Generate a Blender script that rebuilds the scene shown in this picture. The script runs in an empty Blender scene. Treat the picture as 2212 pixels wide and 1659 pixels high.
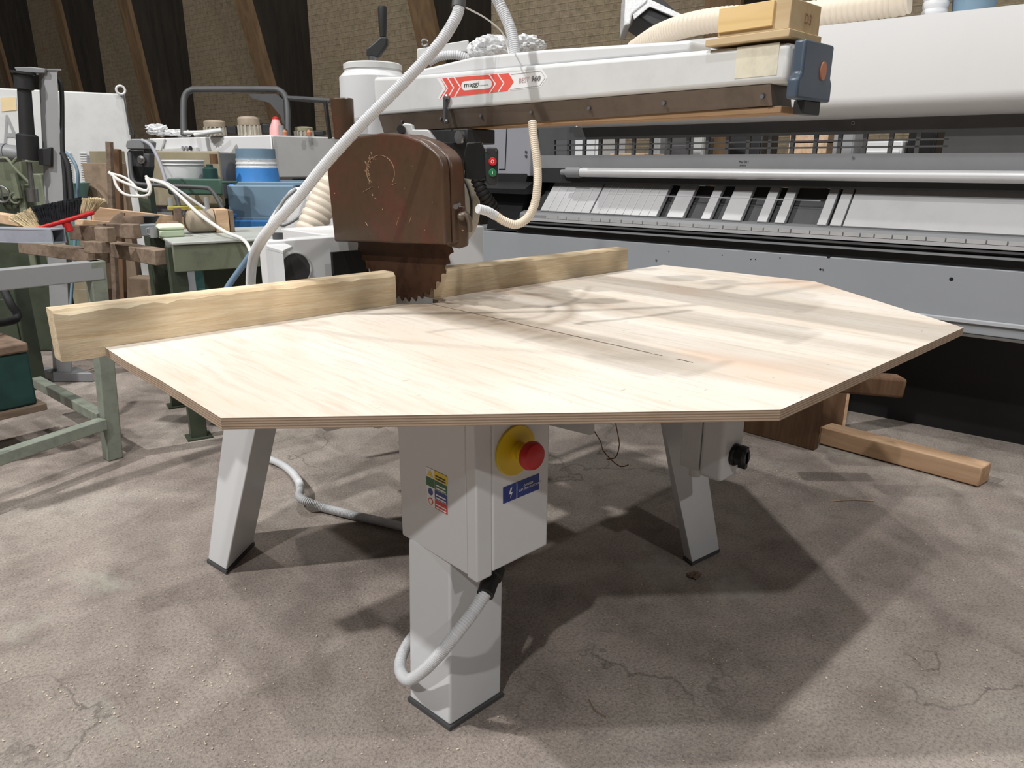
import bpy, bmesh, math, random
from mathutils import Vector, Matrix
random.seed(7)
S = bpy.context.scene
COL = S.collection
R = math.radians

# ------------------------------------------------------------------ camera
F_PX, PITCH, YAW, ROLL, CAM_H = 1561.24, R(16.833), R(43.436), R(0.268), 1.3
CX, CY = 1106.0, 829.5
FW = Vector((math.sin(YAW)*math.cos(PITCH), math.cos(YAW)*math.cos(PITCH), -math.sin(PITCH)))
_rt = Vector((math.cos(YAW), -math.sin(YAW), 0)); _up = _rt.cross(FW)
RT = _rt*math.cos(ROLL) + _up*math.sin(ROLL)
UP = -_rt*math.sin(ROLL) + _up*math.cos(ROLL)
CP = Vector((0, 0, CAM_H))
cd = bpy.data.cameras.new('camera'); co = bpy.data.objects.new('camera', cd); COL.objects.link(co)
cd.sensor_width = 36; cd.sensor_fit = 'HORIZONTAL'; cd.lens = F_PX/2212*36; cd.clip_start = 0.05; cd.clip_end = 200
m = Matrix((RT, UP, -FW)).transposed().to_4x4(); m.translation = CP
co.matrix_world = m
S.camera = co

# ------------------------------------------------------------------ light of the hall
S.view_settings.view_transform = 'Standard'; S.view_settings.look = 'None'
S.view_settings.gamma = 1; S.view_settings.use_curve_mapping = False
S.view_settings.exposure = 0.0
W = bpy.data.worlds.new('hall_air'); S.world = W; W.use_nodes = True
W.node_tree.nodes['Background'].inputs[0].default_value = (0.95, 0.97, 1.0, 1)
W.node_tree.nodes['Background'].inputs[1].default_value = 0.035
LAMPS = [((-0.77, 0.3, 8.2), 680), ((4.2, 0.2, 8.2), 780), ((-5.7, -1.8, 8.2), 1450), ((-0.77, -8.0, 8.2), 750),
         ((-4.2, 4.6, 8.2), 2500), ((2.2, 5.6, 8.2), 620)]  # last two: unseen rear fill lamps, added to brighten the background
for i, (loc, en) in enumerate(LAMPS):
    ld = bpy.data.lights.new('bay_and_fill_lamp', 'POINT'); ld.energy = en; ld.shadow_soft_size = 0.13
    ld.color = (1.0, 0.99, 0.975)
    lo = bpy.data.objects.new('bay_and_fill_lamp', ld); lo.location = loc; COL.objects.link(lo)

# ------------------------------------------------------------------ pixel -> world on a known plane
def ray(u, v): return RT*((u-CX)/F_PX) - UP*((v-CY)/F_PX) + FW
def Pd(u, v, d): return CP + ray(u, v)*d
def Pp(u, v, p0, n):
    r = ray(u, v); return CP + r*((Vector(p0)-CP).dot(n)/r.dot(n))
def Px(u, v, x): return Pp(u, v, (x, 0, 0), Vector((1, 0, 0)))
def Py(u, v, y): return Pp(u, v, (0, y, 0), Vector((0, 1, 0)))
def Pz(u, v, z): return Pp(u, v, (0, 0, z), Vector((0, 0, 1)))
def dep(p): return (Vector(p)-CP).dot(FW)
A8 = R(-8)
U8 = Vector((math.cos(A8), -math.sin(A8), 0))      # building-aligned "right"
V8 = Vector((math.sin(A8), math.cos(A8), 0))       # building-aligned "back"
Z = Vector((0, 0, 1)); X = Vector((1, 0, 0)); Y = Vector((0, 1, 0))

# ------------------------------------------------------------------ materials
def lin(c):
    out = []
    for x in c:
        x = x/255.0
        out.append(x/12.92 if x <= 0.04045 else ((x+0.055)/1.055)**2.4)
    return tuple(out)
def newmat(name):
    mt = bpy.data.materials.new(name); mt.use_nodes = True
    nt = mt.node_tree; b = nt.nodes['Principled BSDF']
    return mt, nt, b
def N(nt, t, **kw):
    n = nt.nodes.new(t)
    for k, v in kw.items(): setattr(n, k, v)
    return n
def ramp(nt, stops, src):
    r = N(nt, 'ShaderNodeValToRGB'); e = r.color_ramp.elements
    while len(e) < len(stops): e.new(0.5)
    for el, (p, c) in zip(e, stops): el.position = p; el.color = (*c[:3], 1) if len(c) >= 3 else (c[0], c[0], c[0], 1)
    nt.links.new(src, r.inputs[0]); return r
def coords(nt, scale=(1, 1, 1), rot=(0, 0, 0)):
    tc = N(nt, 'ShaderNodeTexCoord'); mp = N(nt, 'ShaderNodeMapping')
    mp.inputs['Scale'].default_value = scale; mp.inputs['Rotation'].default_value = rot
    nt.links.new(tc.outputs['Object'], mp.inputs[0]); return mp.outputs[0]
def noise(nt, vec, scale, detail=4, rough=0.6, dist=0):
    n = N(nt, 'ShaderNodeTexNoise'); n.inputs['Scale'].default_value = scale; n.inputs['Detail'].default_value = detail
    n.inputs['Roughness'].default_value = rough; n.inputs['Distortion'].default_value = dist
    nt.links.new(vec, n.inputs['Vector']); return n.outputs['Fac']
def mix(nt, fac, a, b, mode='MIX'):
    mx = N(nt, 'ShaderNodeMix', data_type='RGBA', blend_type=mode)
    for sock, val in ((mx.inputs[0], fac), (mx.inputs[6], a), (mx.inputs[7], b)):
        if hasattr(val, 'is_output') or isinstance(val, bpy.types.NodeSocket): nt.links.new(val, sock)
        elif isinstance(val, (int, float)): sock.default_value = val
        else: sock.default_value = (*val[:3], 1)
    return mx.outputs[2]
def bump(nt, b, h, strength=0.3, dist=0.01):
    bp = N(nt, 'ShaderNodeBump'); bp.inputs['Strength'].default_value = strength; bp.inputs['Distance'].default_value = dist
    nt.links.new(h, bp.inputs['Height']); nt.links.new(bp.outputs[0], b.inputs['Normal'])
_M = {}
def paint(name, c, rough=0.5, metal=0.0, var=0.12, scale=6.0, spec=0.4, bm=0.0):
    if name in _M: return _M[name]
    mt, nt, b = newmat(name); c = lin(c); v = coords(nt)
    n1 = noise(nt, v, scale, 6, 0.65)
    dark = tuple(x*(1-var*2) for x in c); lite = tuple(min(1, x*(1+var)) for x in c)
    rp = ramp(nt, [(0.25, dark), (0.5, c), (0.8, lite)], n1)
    nt.links.new(rp.outputs[0], b.inputs['Base Color'])
    b.inputs['Roughness'].default_value = rough; b.inputs['Metallic'].default_value = metal
    b.inputs['Specular IOR Level'].default_value = spec
    if bm: bump(nt, b, noise(nt, v, scale*8, 4), bm, 0.004)
    _M[name] = mt; return mt
def wood(name, c1, c2, axis='X', scale=1.0, rough=0.75, ring=14, c3=None, bm=0.25):
    if name in _M: return _M[name]
    mt, nt, b = newmat(name); c1, c2 = lin(c1), lin(c2)
    st = {'X': (1.2, 14, 14), 'Y': (14, 1.2, 14), 'Z': (14, 14, 1.2)}[axis]
    v = coords(nt, tuple(s*scale for s in st))
    n1 = noise(nt, v, 1.3, 6, 0.65, 0.6)
    n2 = noise(nt, coords(nt, tuple(s*scale*0.25 for s in st)), ring*0.35, 3, 0.5, 1.5)
    c = ramp(nt, [(0.3, c1), (0.62, c2)], n1)
    ring_r = ramp(nt, [(0.35, (1, 1, 1)), (0.5, (0.88, 0.84, 0.79)), (0.62, (1, 1, 1))], n2)
    base = mix(nt, 0.75, c.outputs[0], ring_r.outputs[0], 'MULTIPLY')
    big = noise(nt, coords(nt), 3.0, 2, 0.5)
    tint = ramp(nt, [(0.35, (1, 1, 1)), (0.7, lin(c3) if c3 else (0.93, 0.91, 0.88))], big)
    base = mix(nt, 0.6, base, tint.outputs[0], 'MULTIPLY')
    nt.links.new(base, b.inputs['Base Color']); b.inputs['Roughness'].default_value = rough
    b.inputs['Specular IOR Level'].default_value = 0.2
    bump(nt, b, n1, bm, 0.004)
    _M[name] = mt; return mt
def emit_free(name, c, rough=0.4): return paint(name, c, rough, var=0.02)

# ------------------------------------------------------------------ mesh builder
class MB:
    def __init__(s): s.bm = bmesh.new(); s.mi = 0
    def face(s, pts):
        vs = [s.bm.verts.new(Vector(p)) for p in pts]
        f = s.bm.faces.new(vs); f.material_index = s.mi; return f
    def hexa(s, o, a, b, c):
        o = Vector(o); a = Vector(a); b = Vector(b); c = Vector(c)
        return s.prism([o, o+a, o+a+b, o+b], c)
    def box(s, x0, x1, y0, y1, z0, z1): return s.hexa((x0, y0, z0), (x1-x0, 0, 0), (0, y1-y0, 0), (0, 0, z1-z0))
    def prism(s, pts, vec):
        vec = Vector(vec); n = len(pts)
        a = [s.bm.verts.new(Vector(p)) for p in pts]; b = [s.bm.verts.new(Vector(p)+vec) for p in pts]
        fs = [s.bm.faces.new(a), s.bm.faces.new(b[::-1])]
        for i in range(n): fs.append(s.bm.faces.new((a[i], b[i], b[(i+1) % n], a[(i+1) % n])))
        for f in fs: f.material_index = s.mi
        return s
    def loft(s, rings, caps=True, closed=True):
        vr = [[s.bm.verts.new(Vector(p)) for p in r] for r in rings]; n = len(vr[0])
        for i in range(len(vr)-1):
            for j in range(n if closed else n-1):
                f = s.bm.faces.new((vr[i][j], vr[i][(j+1) % n], vr[i+1][(j+1) % n], vr[i+1][j])); f.material_index = s.mi
        if caps:
            for r in (vr[0], vr[-1][::-1]):
                f = s.bm.faces.new(r); f.material_index = s.mi
        return s
    def bar(s, p, q, w, h, upv=Z):
        p = Vector(p); q = Vector(q); d = (q-p)
        if abs(d.normalized().dot(upv)) > 0.95: upv = Y
        side = d.cross(upv).normalized()*w; up = side.cross(d).normalized()*h
        return s.hexa(p-side/2-up/2, side, up, d)
    def cyl(s, p, q, r, r2=None, n=24, cap=True):
        p = Vector(p); q = Vector(q); r2 = r if r2 is None else r2
        return s.lathe(p, q-p, [(r, 0), (r2, 1)], n, cap)
    def lathe(s, p, axis, prof, n=24, cap=True):
        p = Vector(p); ax = Vector(axis); L = ax.length; d = ax.normalized()
        t = X if abs(d.x) < 0.8 else Y
        a = d.cross(t).normalized(); b = d.cross(a)
        rings = []
        for r, h in prof:
            rings.append([p+ax*h+(a*math.cos(2*math.pi*k/n)+b*math.sin(2*math.pi*k/n))*max(r, 1e-5) for k in range(n)])
        return s.loft(rings, cap)
    def tube(s, pts, r, n=12, pitch=0, depth=0.0, step=0.02, taper=None):
        P = spline(pts, pitch/3.0 if pitch else step)
        rings = []; t0 = (P[1]-P[0]).normalized(); a = t0.orthogonal().normalized()
        for i, p in enumerate(P):
            t = (P[min(i+1, len(P)-1)]-P[max(i-1, 0)]).normalized()
            a = (a - t*a.dot(t)).normalized(); b = t.cross(a)
            rr = r*(1 if not taper else taper[0]+(taper[1]-taper[0])*i/(len(P)-1))
            if pitch and i % 3 == 0: rr -= depth
            rings.append([p+(a*math.cos(2*math.pi*k/n)+b*math.sin(2*math.pi*k/n))*rr for k in range(n)])
        return s.loft(rings, True)
    def ball(s, c, r, sc=(1, 1, 1), sub=3):
        mt = Matrix.Translation(Vector(c)) @ Matrix.Diagonal((*[r*k for k in sc], 1))
        g = bmesh.ops.create_icosphere(s.bm, subdivisions=sub, radius=1, matrix=mt)
        for v in g['verts']:
            for f in v.link_faces: f.material_index = s.mi
        return s
    def torus(s, c, axis, R_, r, n=28, k=8):
        d = Vector(axis).normalized(); a = d.orthogonal().normalized(); b = d.cross(a); c = Vector(c)
        rings = []
        for i in range(n):
            e = a*math.cos(2*math.pi*i/n)+b*math.sin(2*math.pi*i/n)
            rings.append([c+e*R_+(e*math.cos(2*math.pi*j/k)+d*math.sin(2*math.pi*j/k))*r for j in range(k)])
        rings.append(rings[0]); return s.loft(rings, False)
    def build(s, name, mats, parent=None, bevel=0.0, seg=2, smooth=35):
        bmesh.ops.remove_doubles(s.bm, verts=s.bm.verts, dist=1e-6)
        bmesh.ops.recalc_face_normals(s.bm, faces=s.bm.faces)
        me = bpy.data.meshes.new(name); s.bm.to_mesh(me); s.bm.free()
        for mt in (mats if isinstance(mats, (list, tuple)) else [mats]): me.materials.append(mt)
        if smooth:
            for p in me.polygons: p.use_smooth = True
            me.set_sharp_from_angle(angle=R(smooth))
        o = bpy.data.objects.new(name, me); COL.objects.link(o)
        if parent is not None: adopt(o, parent)
        else: recenter(o)
        if bevel:
            bv = o.modifiers.new('bevel', 'BEVEL'); bv.width = bevel; bv.segments = seg; bv.limit_method = 'ANGLE'; bv.angle_limit = R(40)
            bv.harden_normals = False
        return o
def recenter(o):
    vs = [v.co.copy() for v in o.data.vertices]
    c = Vector((sum(v.x for v in vs)/len(vs), sum(v.y for v in vs)/len(vs), min(v.z for v in vs)))
    # textures use object coordinates, so keep the origin at the scene origin
    return c
def adopt(o, parent):
    o.parent = parent
    inv = Matrix.Identity(4); p = parent
    chain = []
    while p is not None: chain.append(p); p = p.parent
    o.matrix_parent_inverse = world_of(parent).inverted()
def world_of(p):
    if p.parent is None: return Matrix.Translation(p.location) @ p.rotation_euler.to_matrix().to_4x4()
    return world_of(p.parent) @ p.matrix_parent_inverse @ (Matrix.Translation(p.location) @ p.rotation_euler.to_matrix().to_4x4())
def spline(pts, step):
    pts = [Vector(p) for p in pts]; out = []
    P = [pts[0]*2-pts[1]] + pts + [pts[-1]*2-pts[-2]]
    for i in range(1, len(P)-2):
        p0, p1, p2, p3 = P[i-1], P[i], P[i+1], P[i+2]
        n = max(2, int((p2-p1).length/step))
        for k in range(n):
            t = k/n
            out.append(0.5*((2*p1)+(p2-p0)*t+(2*p0-5*p1+4*p2-p3)*t*t+(3*p1-p0-3*p2+p3)*t*t*t))
    out.append(pts[-1]); return out
def thing(name, label, cat, loc=(0, 0, 0), group=None):
    o = bpy.data.objects.new(name, None); o.location = loc; o.empty_display_size = 0.1; COL.objects.link(o)
    return tag(o, label, cat, group)
def tag(o, label, cat, group=None, kind=None):
    o['label'] = label; o['category'] = cat
    if group: o['group'] = group
    if kind: o['kind'] = kind
    return o
def struct(o, label=None):
    o['kind'] = 'structure'
    if label: o['label'] = label
    return o
def text(name, s, mat, parent, o, right, up, height, width=None, depth=0.0004, shear=0.0):
    cu = bpy.data.curves.new('lettering', 'FONT'); cu.body = s; cu.extrude = depth/2; cu.shear = shear; cu.resolution_u = 3
    ob = bpy.data.objects.new('lettering', cu); COL.objects.link(ob)
    dg = bpy.context.evaluated_depsgraph_get(); dg.update()
    me = bpy.data.meshes.new_from_object(ob.evaluated_get(dg)); bpy.data.objects.remove(ob)
    xs = [v.co.x for v in me.vertices]; ys = [v.co.y for v in me.vertices]
    x0, y0 = min(xs), min(ys); sx = sy = height/(max(ys)-y0)
    if width: sx = width/(max(xs)-x0)
    r = Vector(right).normalized(); u = Vector(up).normalized(); nn = r.cross(u)
    for v in me.vertices: v.co = Vector(o)+r*((v.co.x-x0)*sx)+u*((v.co.y-y0)*sy)+nn*v.co.z
    me.materials.clear(); me.materials.append(mat); me.name = name
    t = bpy.data.objects.new(name, me); COL.objects.link(t)
    if parent is not None: adopt(t, parent)
    return t
def pxbox(mb, u0, v0, u1, v1, d, depth, yaw=43.4, um=None):
    """an upright box whose front face covers the given picture rectangle at distance d"""
    a = R(yaw); w = Vector((math.sin(a), math.cos(a), 0)); r = Vector((math.cos(a), -math.sin(a), 0))
    p0 = Pd((u0+u1)/2 if um is None else um, (v0+v1)/2, d)
    bl = Pp(u0, v1, p0, w); br = Pp(u1, v1, p0, w); tl = Pp(u0, v0, p0, w); tr = Pp(u1, v0, p0, w)
    z0 = (bl.z+br.z)/2; z1 = (tl.z+tr.z)/2
    l = ((bl+tl)/2-p0).dot(r); rr = ((br+tr)/2-p0).dot(r)
    o = Vector((p0.x, p0.y, z0))+r*l
    mb.hexa(o, r*(rr-l), w*depth, Z*(z1-z0))
    return o, r, w, rr-l, z1-z0
# ------------------------------------------------------------------ material set
white = paint('white_paint', (214, 215, 216), 0.38, var=0.03, scale=3)
white2 = paint('white_paint_worn', (206, 207, 206), 0.45, var=0.06, scale=5)
press_white = paint('press_white', (226, 226, 226), 0.4, var=0.02, scale=1.5)
grey_paint = paint('grey_paint', (150, 151, 152), 0.45, var=0.06, scale=3)
mid_grey = paint('mid_grey_paint', (128, 129, 131), 0.45, var=0.06, scale=3)
dark_grey = paint('dark_grey_paint', (78, 78, 79), 0.5, var=0.1)
darker = paint('charcoal_paint', (44, 44, 45), 0.5, var=0.1)
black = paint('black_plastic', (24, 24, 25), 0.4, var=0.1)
blackmat = paint('black_rubber', (30, 30, 31), 0.7, var=0.1)
steel = paint('bare_steel', (150, 150, 150), 0.32, 0.9, 0.1, 9)
rail_steel = paint('brown_oiled_steel', (104, 92, 82), 0.4, 0.35, 0.2, 7)
rust = paint('rusty_steel', (110, 74, 50), 0.7, 0.2, 0.3, 14, bm=0.2)
blade_m = paint('rusty_blade', (84, 58, 42), 0.5, 0.55, 0.45, 8)
flex = paint('white_flex', (206, 207, 209), 0.45, var=0.02)
flex2 = paint('beige_flex', (220, 208, 190), 0.5, var=0.03)
cable_w = paint('white_cable', (222, 220, 214), 0.5, var=0.03)
green_old = paint('old_green_paint', (112, 118, 98), 0.55, var=0.2, scale=9, bm=0.1)
green_dk = paint('dark_green_paint', (62, 70, 56), 0.5, var=0.2, scale=7)
teal_dk = paint('teal_green_paint', (34, 66, 62), 0.5, var=0.25, scale=5)
rack_green = paint('pale_green_paint', (132, 138, 126), 0.5, var=0.18, scale=16, bm=0.1)
blue_m = paint('blue_paint', (66, 132, 200), 0.42, var=0.15, scale=4)
blue_gr = paint('grey_blue_paint', (112, 136, 154), 0.5, var=0.12, scale=4)
cap_blue = paint('slate_blue_plastic', (74, 86, 100), 0.35, var=0.08)
red_m = paint('red_plastic', (196, 44, 44), 0.35, var=0.05)
yellow_m = paint('yellow_plastic', (226, 196, 40), 0.4, var=0.04)
green_m = paint('green_plastic', (30, 112, 70), 0.4, var=0.05)
label_blue = paint('blue_label', (34, 56, 130), 0.4, var=0.03)
label_green = paint('green_label', (32, 96, 52), 0.4, var=0.03)
label_white = paint('white_label', (232, 232, 232), 0.4, var=0.02)
label_red = paint('red_label', (206, 52, 44), 0.4, var=0.03)
salmon = paint('red_sticker', (224, 96, 84), 0.4, var=0.03)
ink = paint('black_ink', (40, 40, 42), 0.5, var=0.02)
ink_grey = paint('grey_ink', (150, 150, 152), 0.5, var=0.02)
orange_m = paint('orange_knob', (186, 124, 94), 0.45, var=0.08)
tape = paint('aged_tape', (214, 208, 188), 0.6, var=0.12, scale=20)
teal_glass = paint('teal_enamel', (96, 132, 128), 0.25, var=0.1)
cardboard = paint('dusty_cardboard', (150, 130, 110), 0.8, var=0.2, scale=8)
tan_panel = paint('tan_paint', (150, 140, 116), 0.55, var=0.12, scale=5)
bristle_b = paint('dark_bristle', (52, 54, 58), 0.8, var=0.3, scale=60)
bristle_t = paint('straw_bristle', (226, 208, 172), 0.8, var=0.25, scale=60)
pink_m = paint('pink_bottle', (224, 168, 166), 0.35, var=0.06)
motor_m = paint('dusty_motor_paint', (176, 170, 156), 0.55, var=0.12, scale=12)
motor_b = paint('dusty_brown_cover', (164, 150, 132), 0.6, var=0.12, scale=12)
dustbrown = paint('dusty_brown_iron', (124, 104, 88), 0.75, var=0.25, scale=16, bm=0.2)

fence_w = wood('sawn_pine', (228, 202, 164), (246, 228, 196), 'X', 2.2, 0.7, 9, (0.96, 0.88, 0.80), 0.8)
old_w = wood('dusty_old_timber', (116, 101, 89), (150, 133, 117), 'X', 1.2, 0.85, 14)
plank_w = wood('pale_plank', (196, 160, 128), (222, 194, 164), 'X', 1.2, 0.8, 14)
floor_w = wood('square_timber', (186, 150, 118), (210, 178, 146), 'Y', 1.0, 0.8, 10)
brown_w = wood('brown_timber', (92, 70, 52), (122, 95, 74), 'Z', 1.0, 0.75, 10)
box_w = wood('light_box_wood', (190, 166, 128), (204, 182, 146), 'Y', 0.8, 0.6, 10)

def make_red():
    mt, nt, b = newmat('worn_maroon_paint'); v = coords(nt)
    big = noise(nt, v, 4.0, 3, 0.55, 0.4); fine = noise(nt, v, 34, 6, 0.7)
    c = ramp(nt, [(0.30, lin((73, 58, 41))), (0.52, lin((78, 57, 42))), (0.68, lin((92, 53, 42)))], big)
    c2 = mix(nt, 0.35, c.outputs[0], ramp(nt, [(0.3, (0.55, 0.5, 0.45)), (0.55, (1, 1, 1))], fine).outputs[0], 'MULTIPLY')
    chips = noise(nt, v, 75, 3, 0.5)
    k = ramp(nt, [(0.735, (0, 0, 0)), (0.77, (1, 1, 1))], chips)
    c3 = mix(nt, k.outputs[0], c2, lin((190, 160, 130)))
    nt.links.new(c3, b.inputs['Base Color']); b.inputs['Roughness'].default_value = 0.34
    bump(nt, b, fine, 0.06, 0.002); return mt
maroon = make_red()
def make_ply_top():
    mt, nt, b = newmat('worn_plywood_face')
    v = coords(nt)
    grain = noise(nt, coords(nt, (42, 3, 42), (0, 0, R(0))), 1.6, 7, 0.65, 0.3)
    big = noise(nt, coords(nt, (2.4, 0.7, 1)), 1.7, 3, 0.5, 0.4)
    c = ramp(nt, [(0.28, lin((210, 197, 181))), (0.46, lin((217, 207, 194))), (0.6, lin((222, 214, 204))), (0.78, lin((217, 208, 193)))], big)
    g = ramp(nt, [(0.32, (0.80, 0.76, 0.71)), (0.52, (1, 1, 1))], grain)
    c1 = mix(nt, 0.7, c.outputs[0], g.outputs[0], 'MULTIPLY')
    pk = ramp(nt, [(0.56, (0, 0, 0)), (0.75, (1, 1, 1))], noise(nt, coords(nt, (2.4, 0.9, 1)), 1.9, 2, 0.5))
    c1 = mix(nt, pk.outputs[0], c1, lin((212, 188, 168)), 'MIX')
    # rubbed dirt along the cutting line and the ring left by the turntable
    sx = N(nt, 'ShaderNodeSeparateXYZ'); nt.links.new(v, sx.inputs[0])
    def M(op, a, bb=None, cl=False):
        n = N(nt, 'ShaderNodeMath', operation=op, use_clamp=cl)
        for i, q in enumerate((a, bb)):
            if q is None: continue
            if isinstance(q, (int, float)): n.inputs[i].default_value = q
            else: nt.links.new(q, n.inputs[i])
        return n.outputs[0]
    wob = noise(nt, v, 5, 4, 0.6)
    xx = M('ADD', sx.outputs[0], M('MULTIPLY', M('SUBTRACT', wob, 0.5), 0.07))
    def band(center, half, src):
        return M('SUBTRACT', 1.0, M('DIVIDE', M('ABSOLUTE', M('SUBTRACT', src, center)), half), True)
    d1 = band(1.36, 0.13, xx)
    d1 = M('MULTIPLY', d1, M('MULTIPLY', M('SUBTRACT', sx.outputs[1], 0.70, True), 1.6, True))
    d2 = M('MULTIPLY', band(1.83, 0.09, xx), M('MULTIPLY', M('SUBTRACT', 1.62, sx.outputs[1], True), 1.5, True))
    dx = M('SUBTRACT', sx.outputs[0], 1.43); dy = M('SUBTRACT', sx.outputs[1], 1.74)
    rr = M('SQRT', M('ADD', M('MULTIPLY', dx, dx), M('MULTIPLY', dy, dy)))
    ring = M('MULTIPLY', band(0.345, 0.035, M('ADD', rr, M('MULTIPLY', M('SUBTRACT', wob, 0.5), 0.05))), M('MULTIPLY', M('ADD', dx, 0.05, True), 9.0, True))
    disc = M('MULTIPLY', M('SUBTRACT', 1.0, M('DIVIDE', rr, 0.5), True), 0.9)
    dirt = M('ADD', M('ADD', M('MULTIPLY', d1, 0.8), M('MULTIPLY', d2, 0.42)), M('ADD', M('MULTIPLY', ring, 0.6), M('MULTIPLY', disc, 0.5)))
    dirt = M('MULTIPLY', dirt, M('ADD', 0.45, M('MULTIPLY', noise(nt, coords(nt, (2, 9, 2)), 3, 4, 0.6), 0.9)), True)
    c2 = mix(nt, dirt, c1, lin((150, 134, 116)))
    # the saw kerf and stray cuts
    kerf = M('MULTIPLY', M('LESS_THAN', M('ABSOLUTE', M('SUBTRACT', M('ADD', sx.outputs[0], M('MULTIPLY', M('SUBTRACT', noise(nt, v, 30, 2, 0.5), 0.5), 0.006)), 1.405)), 0.0026), M('GREATER_THAN', M('ADD', sx.outputs[1], M('MULTIPLY', noise(nt, v, 9, 3), 0.9)), 1.42))
    c3 = mix(nt, kerf, c2, lin((92, 70, 52)))
    spk = ramp(nt, [(0.68, (0, 0, 0)), (0.73, (1, 1, 1))], noise(nt, coords(nt, (1, 4.5, 1)), 22, 4, 0.6))
    c4 = mix(nt, M('MULTIPLY', spk.outputs[0], 0.55), c3, lin((140, 116, 96)))
    nt.links.new(c4, b.inputs['Base Color']); b.inputs['Roughness'].default_value = 0.62; b.inputs['Specular IOR Level'].default_value = 0.25
    bump(nt, b, grain, 0.18, 0.002); return mt
ply_top = make_ply_top()
def make_ply_edge():
    mt, nt, b = newmat('plywood_edge'); v = coords(nt)
    wv = N(nt, 'ShaderNodeTexWave', wave_type='BANDS', bands_direction='Z'); wv.inputs['Scale'].default_value = 62; wv.inputs['Distortion'].default_value = 0.6
    nt.links.new(v, wv.inputs['Vector'])
    c = ramp(nt, [(0.3, lin((140, 120, 102))), (0.6, lin((180, 158, 136)))], wv.outputs['Fac'])
    c2 = mix(nt, 0.5, c.outputs[0], ramp(nt, [(0.3, (0.7, 0.66, 0.62)), (0.6, (1, 1, 1))], noise(nt, v, 14, 5)).outputs[0], 'MULTIPLY')
    nt.links.new(c2, b.inputs['Base Color']); b.inputs['Roughness'].default_value = 0.8; return mt
ply_edge = make_ply_edge()
def make_floor():
    mt, nt, b = newmat('dusty_concrete'); v = coords(nt)
    big = noise(nt, v, 0.9, 4, 0.6, 0.5); mid = noise(nt, v, 5.5, 6, 0.65, 0.3); fine = noise(nt, v, 120, 4, 0.7)
    c = ramp(nt, [(0.28, lin((119, 110, 104))), (0.45, lin((156, 145, 137))), (0.62, lin((171, 162, 153))), (0.78, lin((162, 158, 151)))], big)
    c1 = mix(nt, 0.65, c.outputs[0], ramp(nt, [(0.32, (0.60, 0.58, 0.56)), (0.5, (0.95, 0.95, 0.95)), (0.70, (1.18, 1.16, 1.14))], mid).outputs[0], 'MULTIPLY')
    c2 = mix(nt, 0.7, c1, ramp(nt, [(0.32, (0.46, 0.44, 0.42)), (0.5, (1, 1, 1)), (0.68, (1.32, 1.29, 1.26))], fine).outputs[0], 'MULTIPLY')
    patch = ramp(nt, [(0.60, (0, 0, 0)), (0.70, (1, 1, 1))], noise(nt, coords(nt, (1, 1, 1), (0, 0, 0.6)), 1.6, 5, 0.62, 0.3))
    c3 = mix(nt, mix(nt, 0.55, (0, 0, 0), patch.outputs[0]), c2, lin((183, 184, 170)))
    oil = ramp(nt, [(0.60, (0, 0, 0)), (0.74, (1, 1, 1))], noise(nt, coords(nt, (1.4, 1.0, 1), (0, 0, -0.5)), 1.2, 5, 0.65, 0.6))
    c3 = mix(nt, mix(nt, 0.45, (0, 0, 0), oil.outputs[0]), c3, lin((87, 82, 76)))
    spk = ramp(nt, [(0.70, (0, 0, 0)), (0.74, (1, 1, 1))], noise(nt, v, 62, 3, 0.6))
    c4 = mix(nt, mix(nt, 0.6, (0, 0, 0), spk.outputs[0]), c3, lin((211, 200, 186)))
    vo = N(nt, 'ShaderNodeTexVoronoi', feature='DISTANCE_TO_EDGE'); vo.inputs['Scale'].default_value = 1.1
    wv = N(nt, 'ShaderNodeVectorMath', operation='ADD'); nz = N(nt, 'ShaderNodeTexNoise'); nz.inputs['Scale'].default_value = 2.2; nz.inputs['Detail'].default_value = 6
    nt.links.new(v, nz.inputs['Vector']); nt.links.new(v, wv.inputs[0]); nt.links.new(nz.outputs['Color'], wv.inputs[1]); nt.links.new(wv.outputs[0], vo.inputs['Vector'])
    crack = ramp(nt, [(0.0, (1, 1, 1)), (0.010, (0, 0, 0))], vo.outputs['Distance'])
    keep = ramp(nt, [(0.52, (0, 0, 0)), (0.6, (1, 1, 1))], noise(nt, v, 0.8, 2))
    ck = mix(nt, 1.0, crack.outputs[0], keep.outputs[0], 'MULTIPLY')
    c5 = mix(nt, mix(nt, 0.5, (0, 0, 0), ck), c4, lin((63, 60, 56)))
    nt.links.new(c5, b.inputs['Base Color']); b.inputs['Roughness'].default_value = 0.85; b.inputs['Specular IOR Level'].default_value = 0.2
    h = mix(nt, 0.5, mid, fine); bump(nt, b, h, 0.75, 0.014); return mt
floor_m = make_floor()
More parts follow.
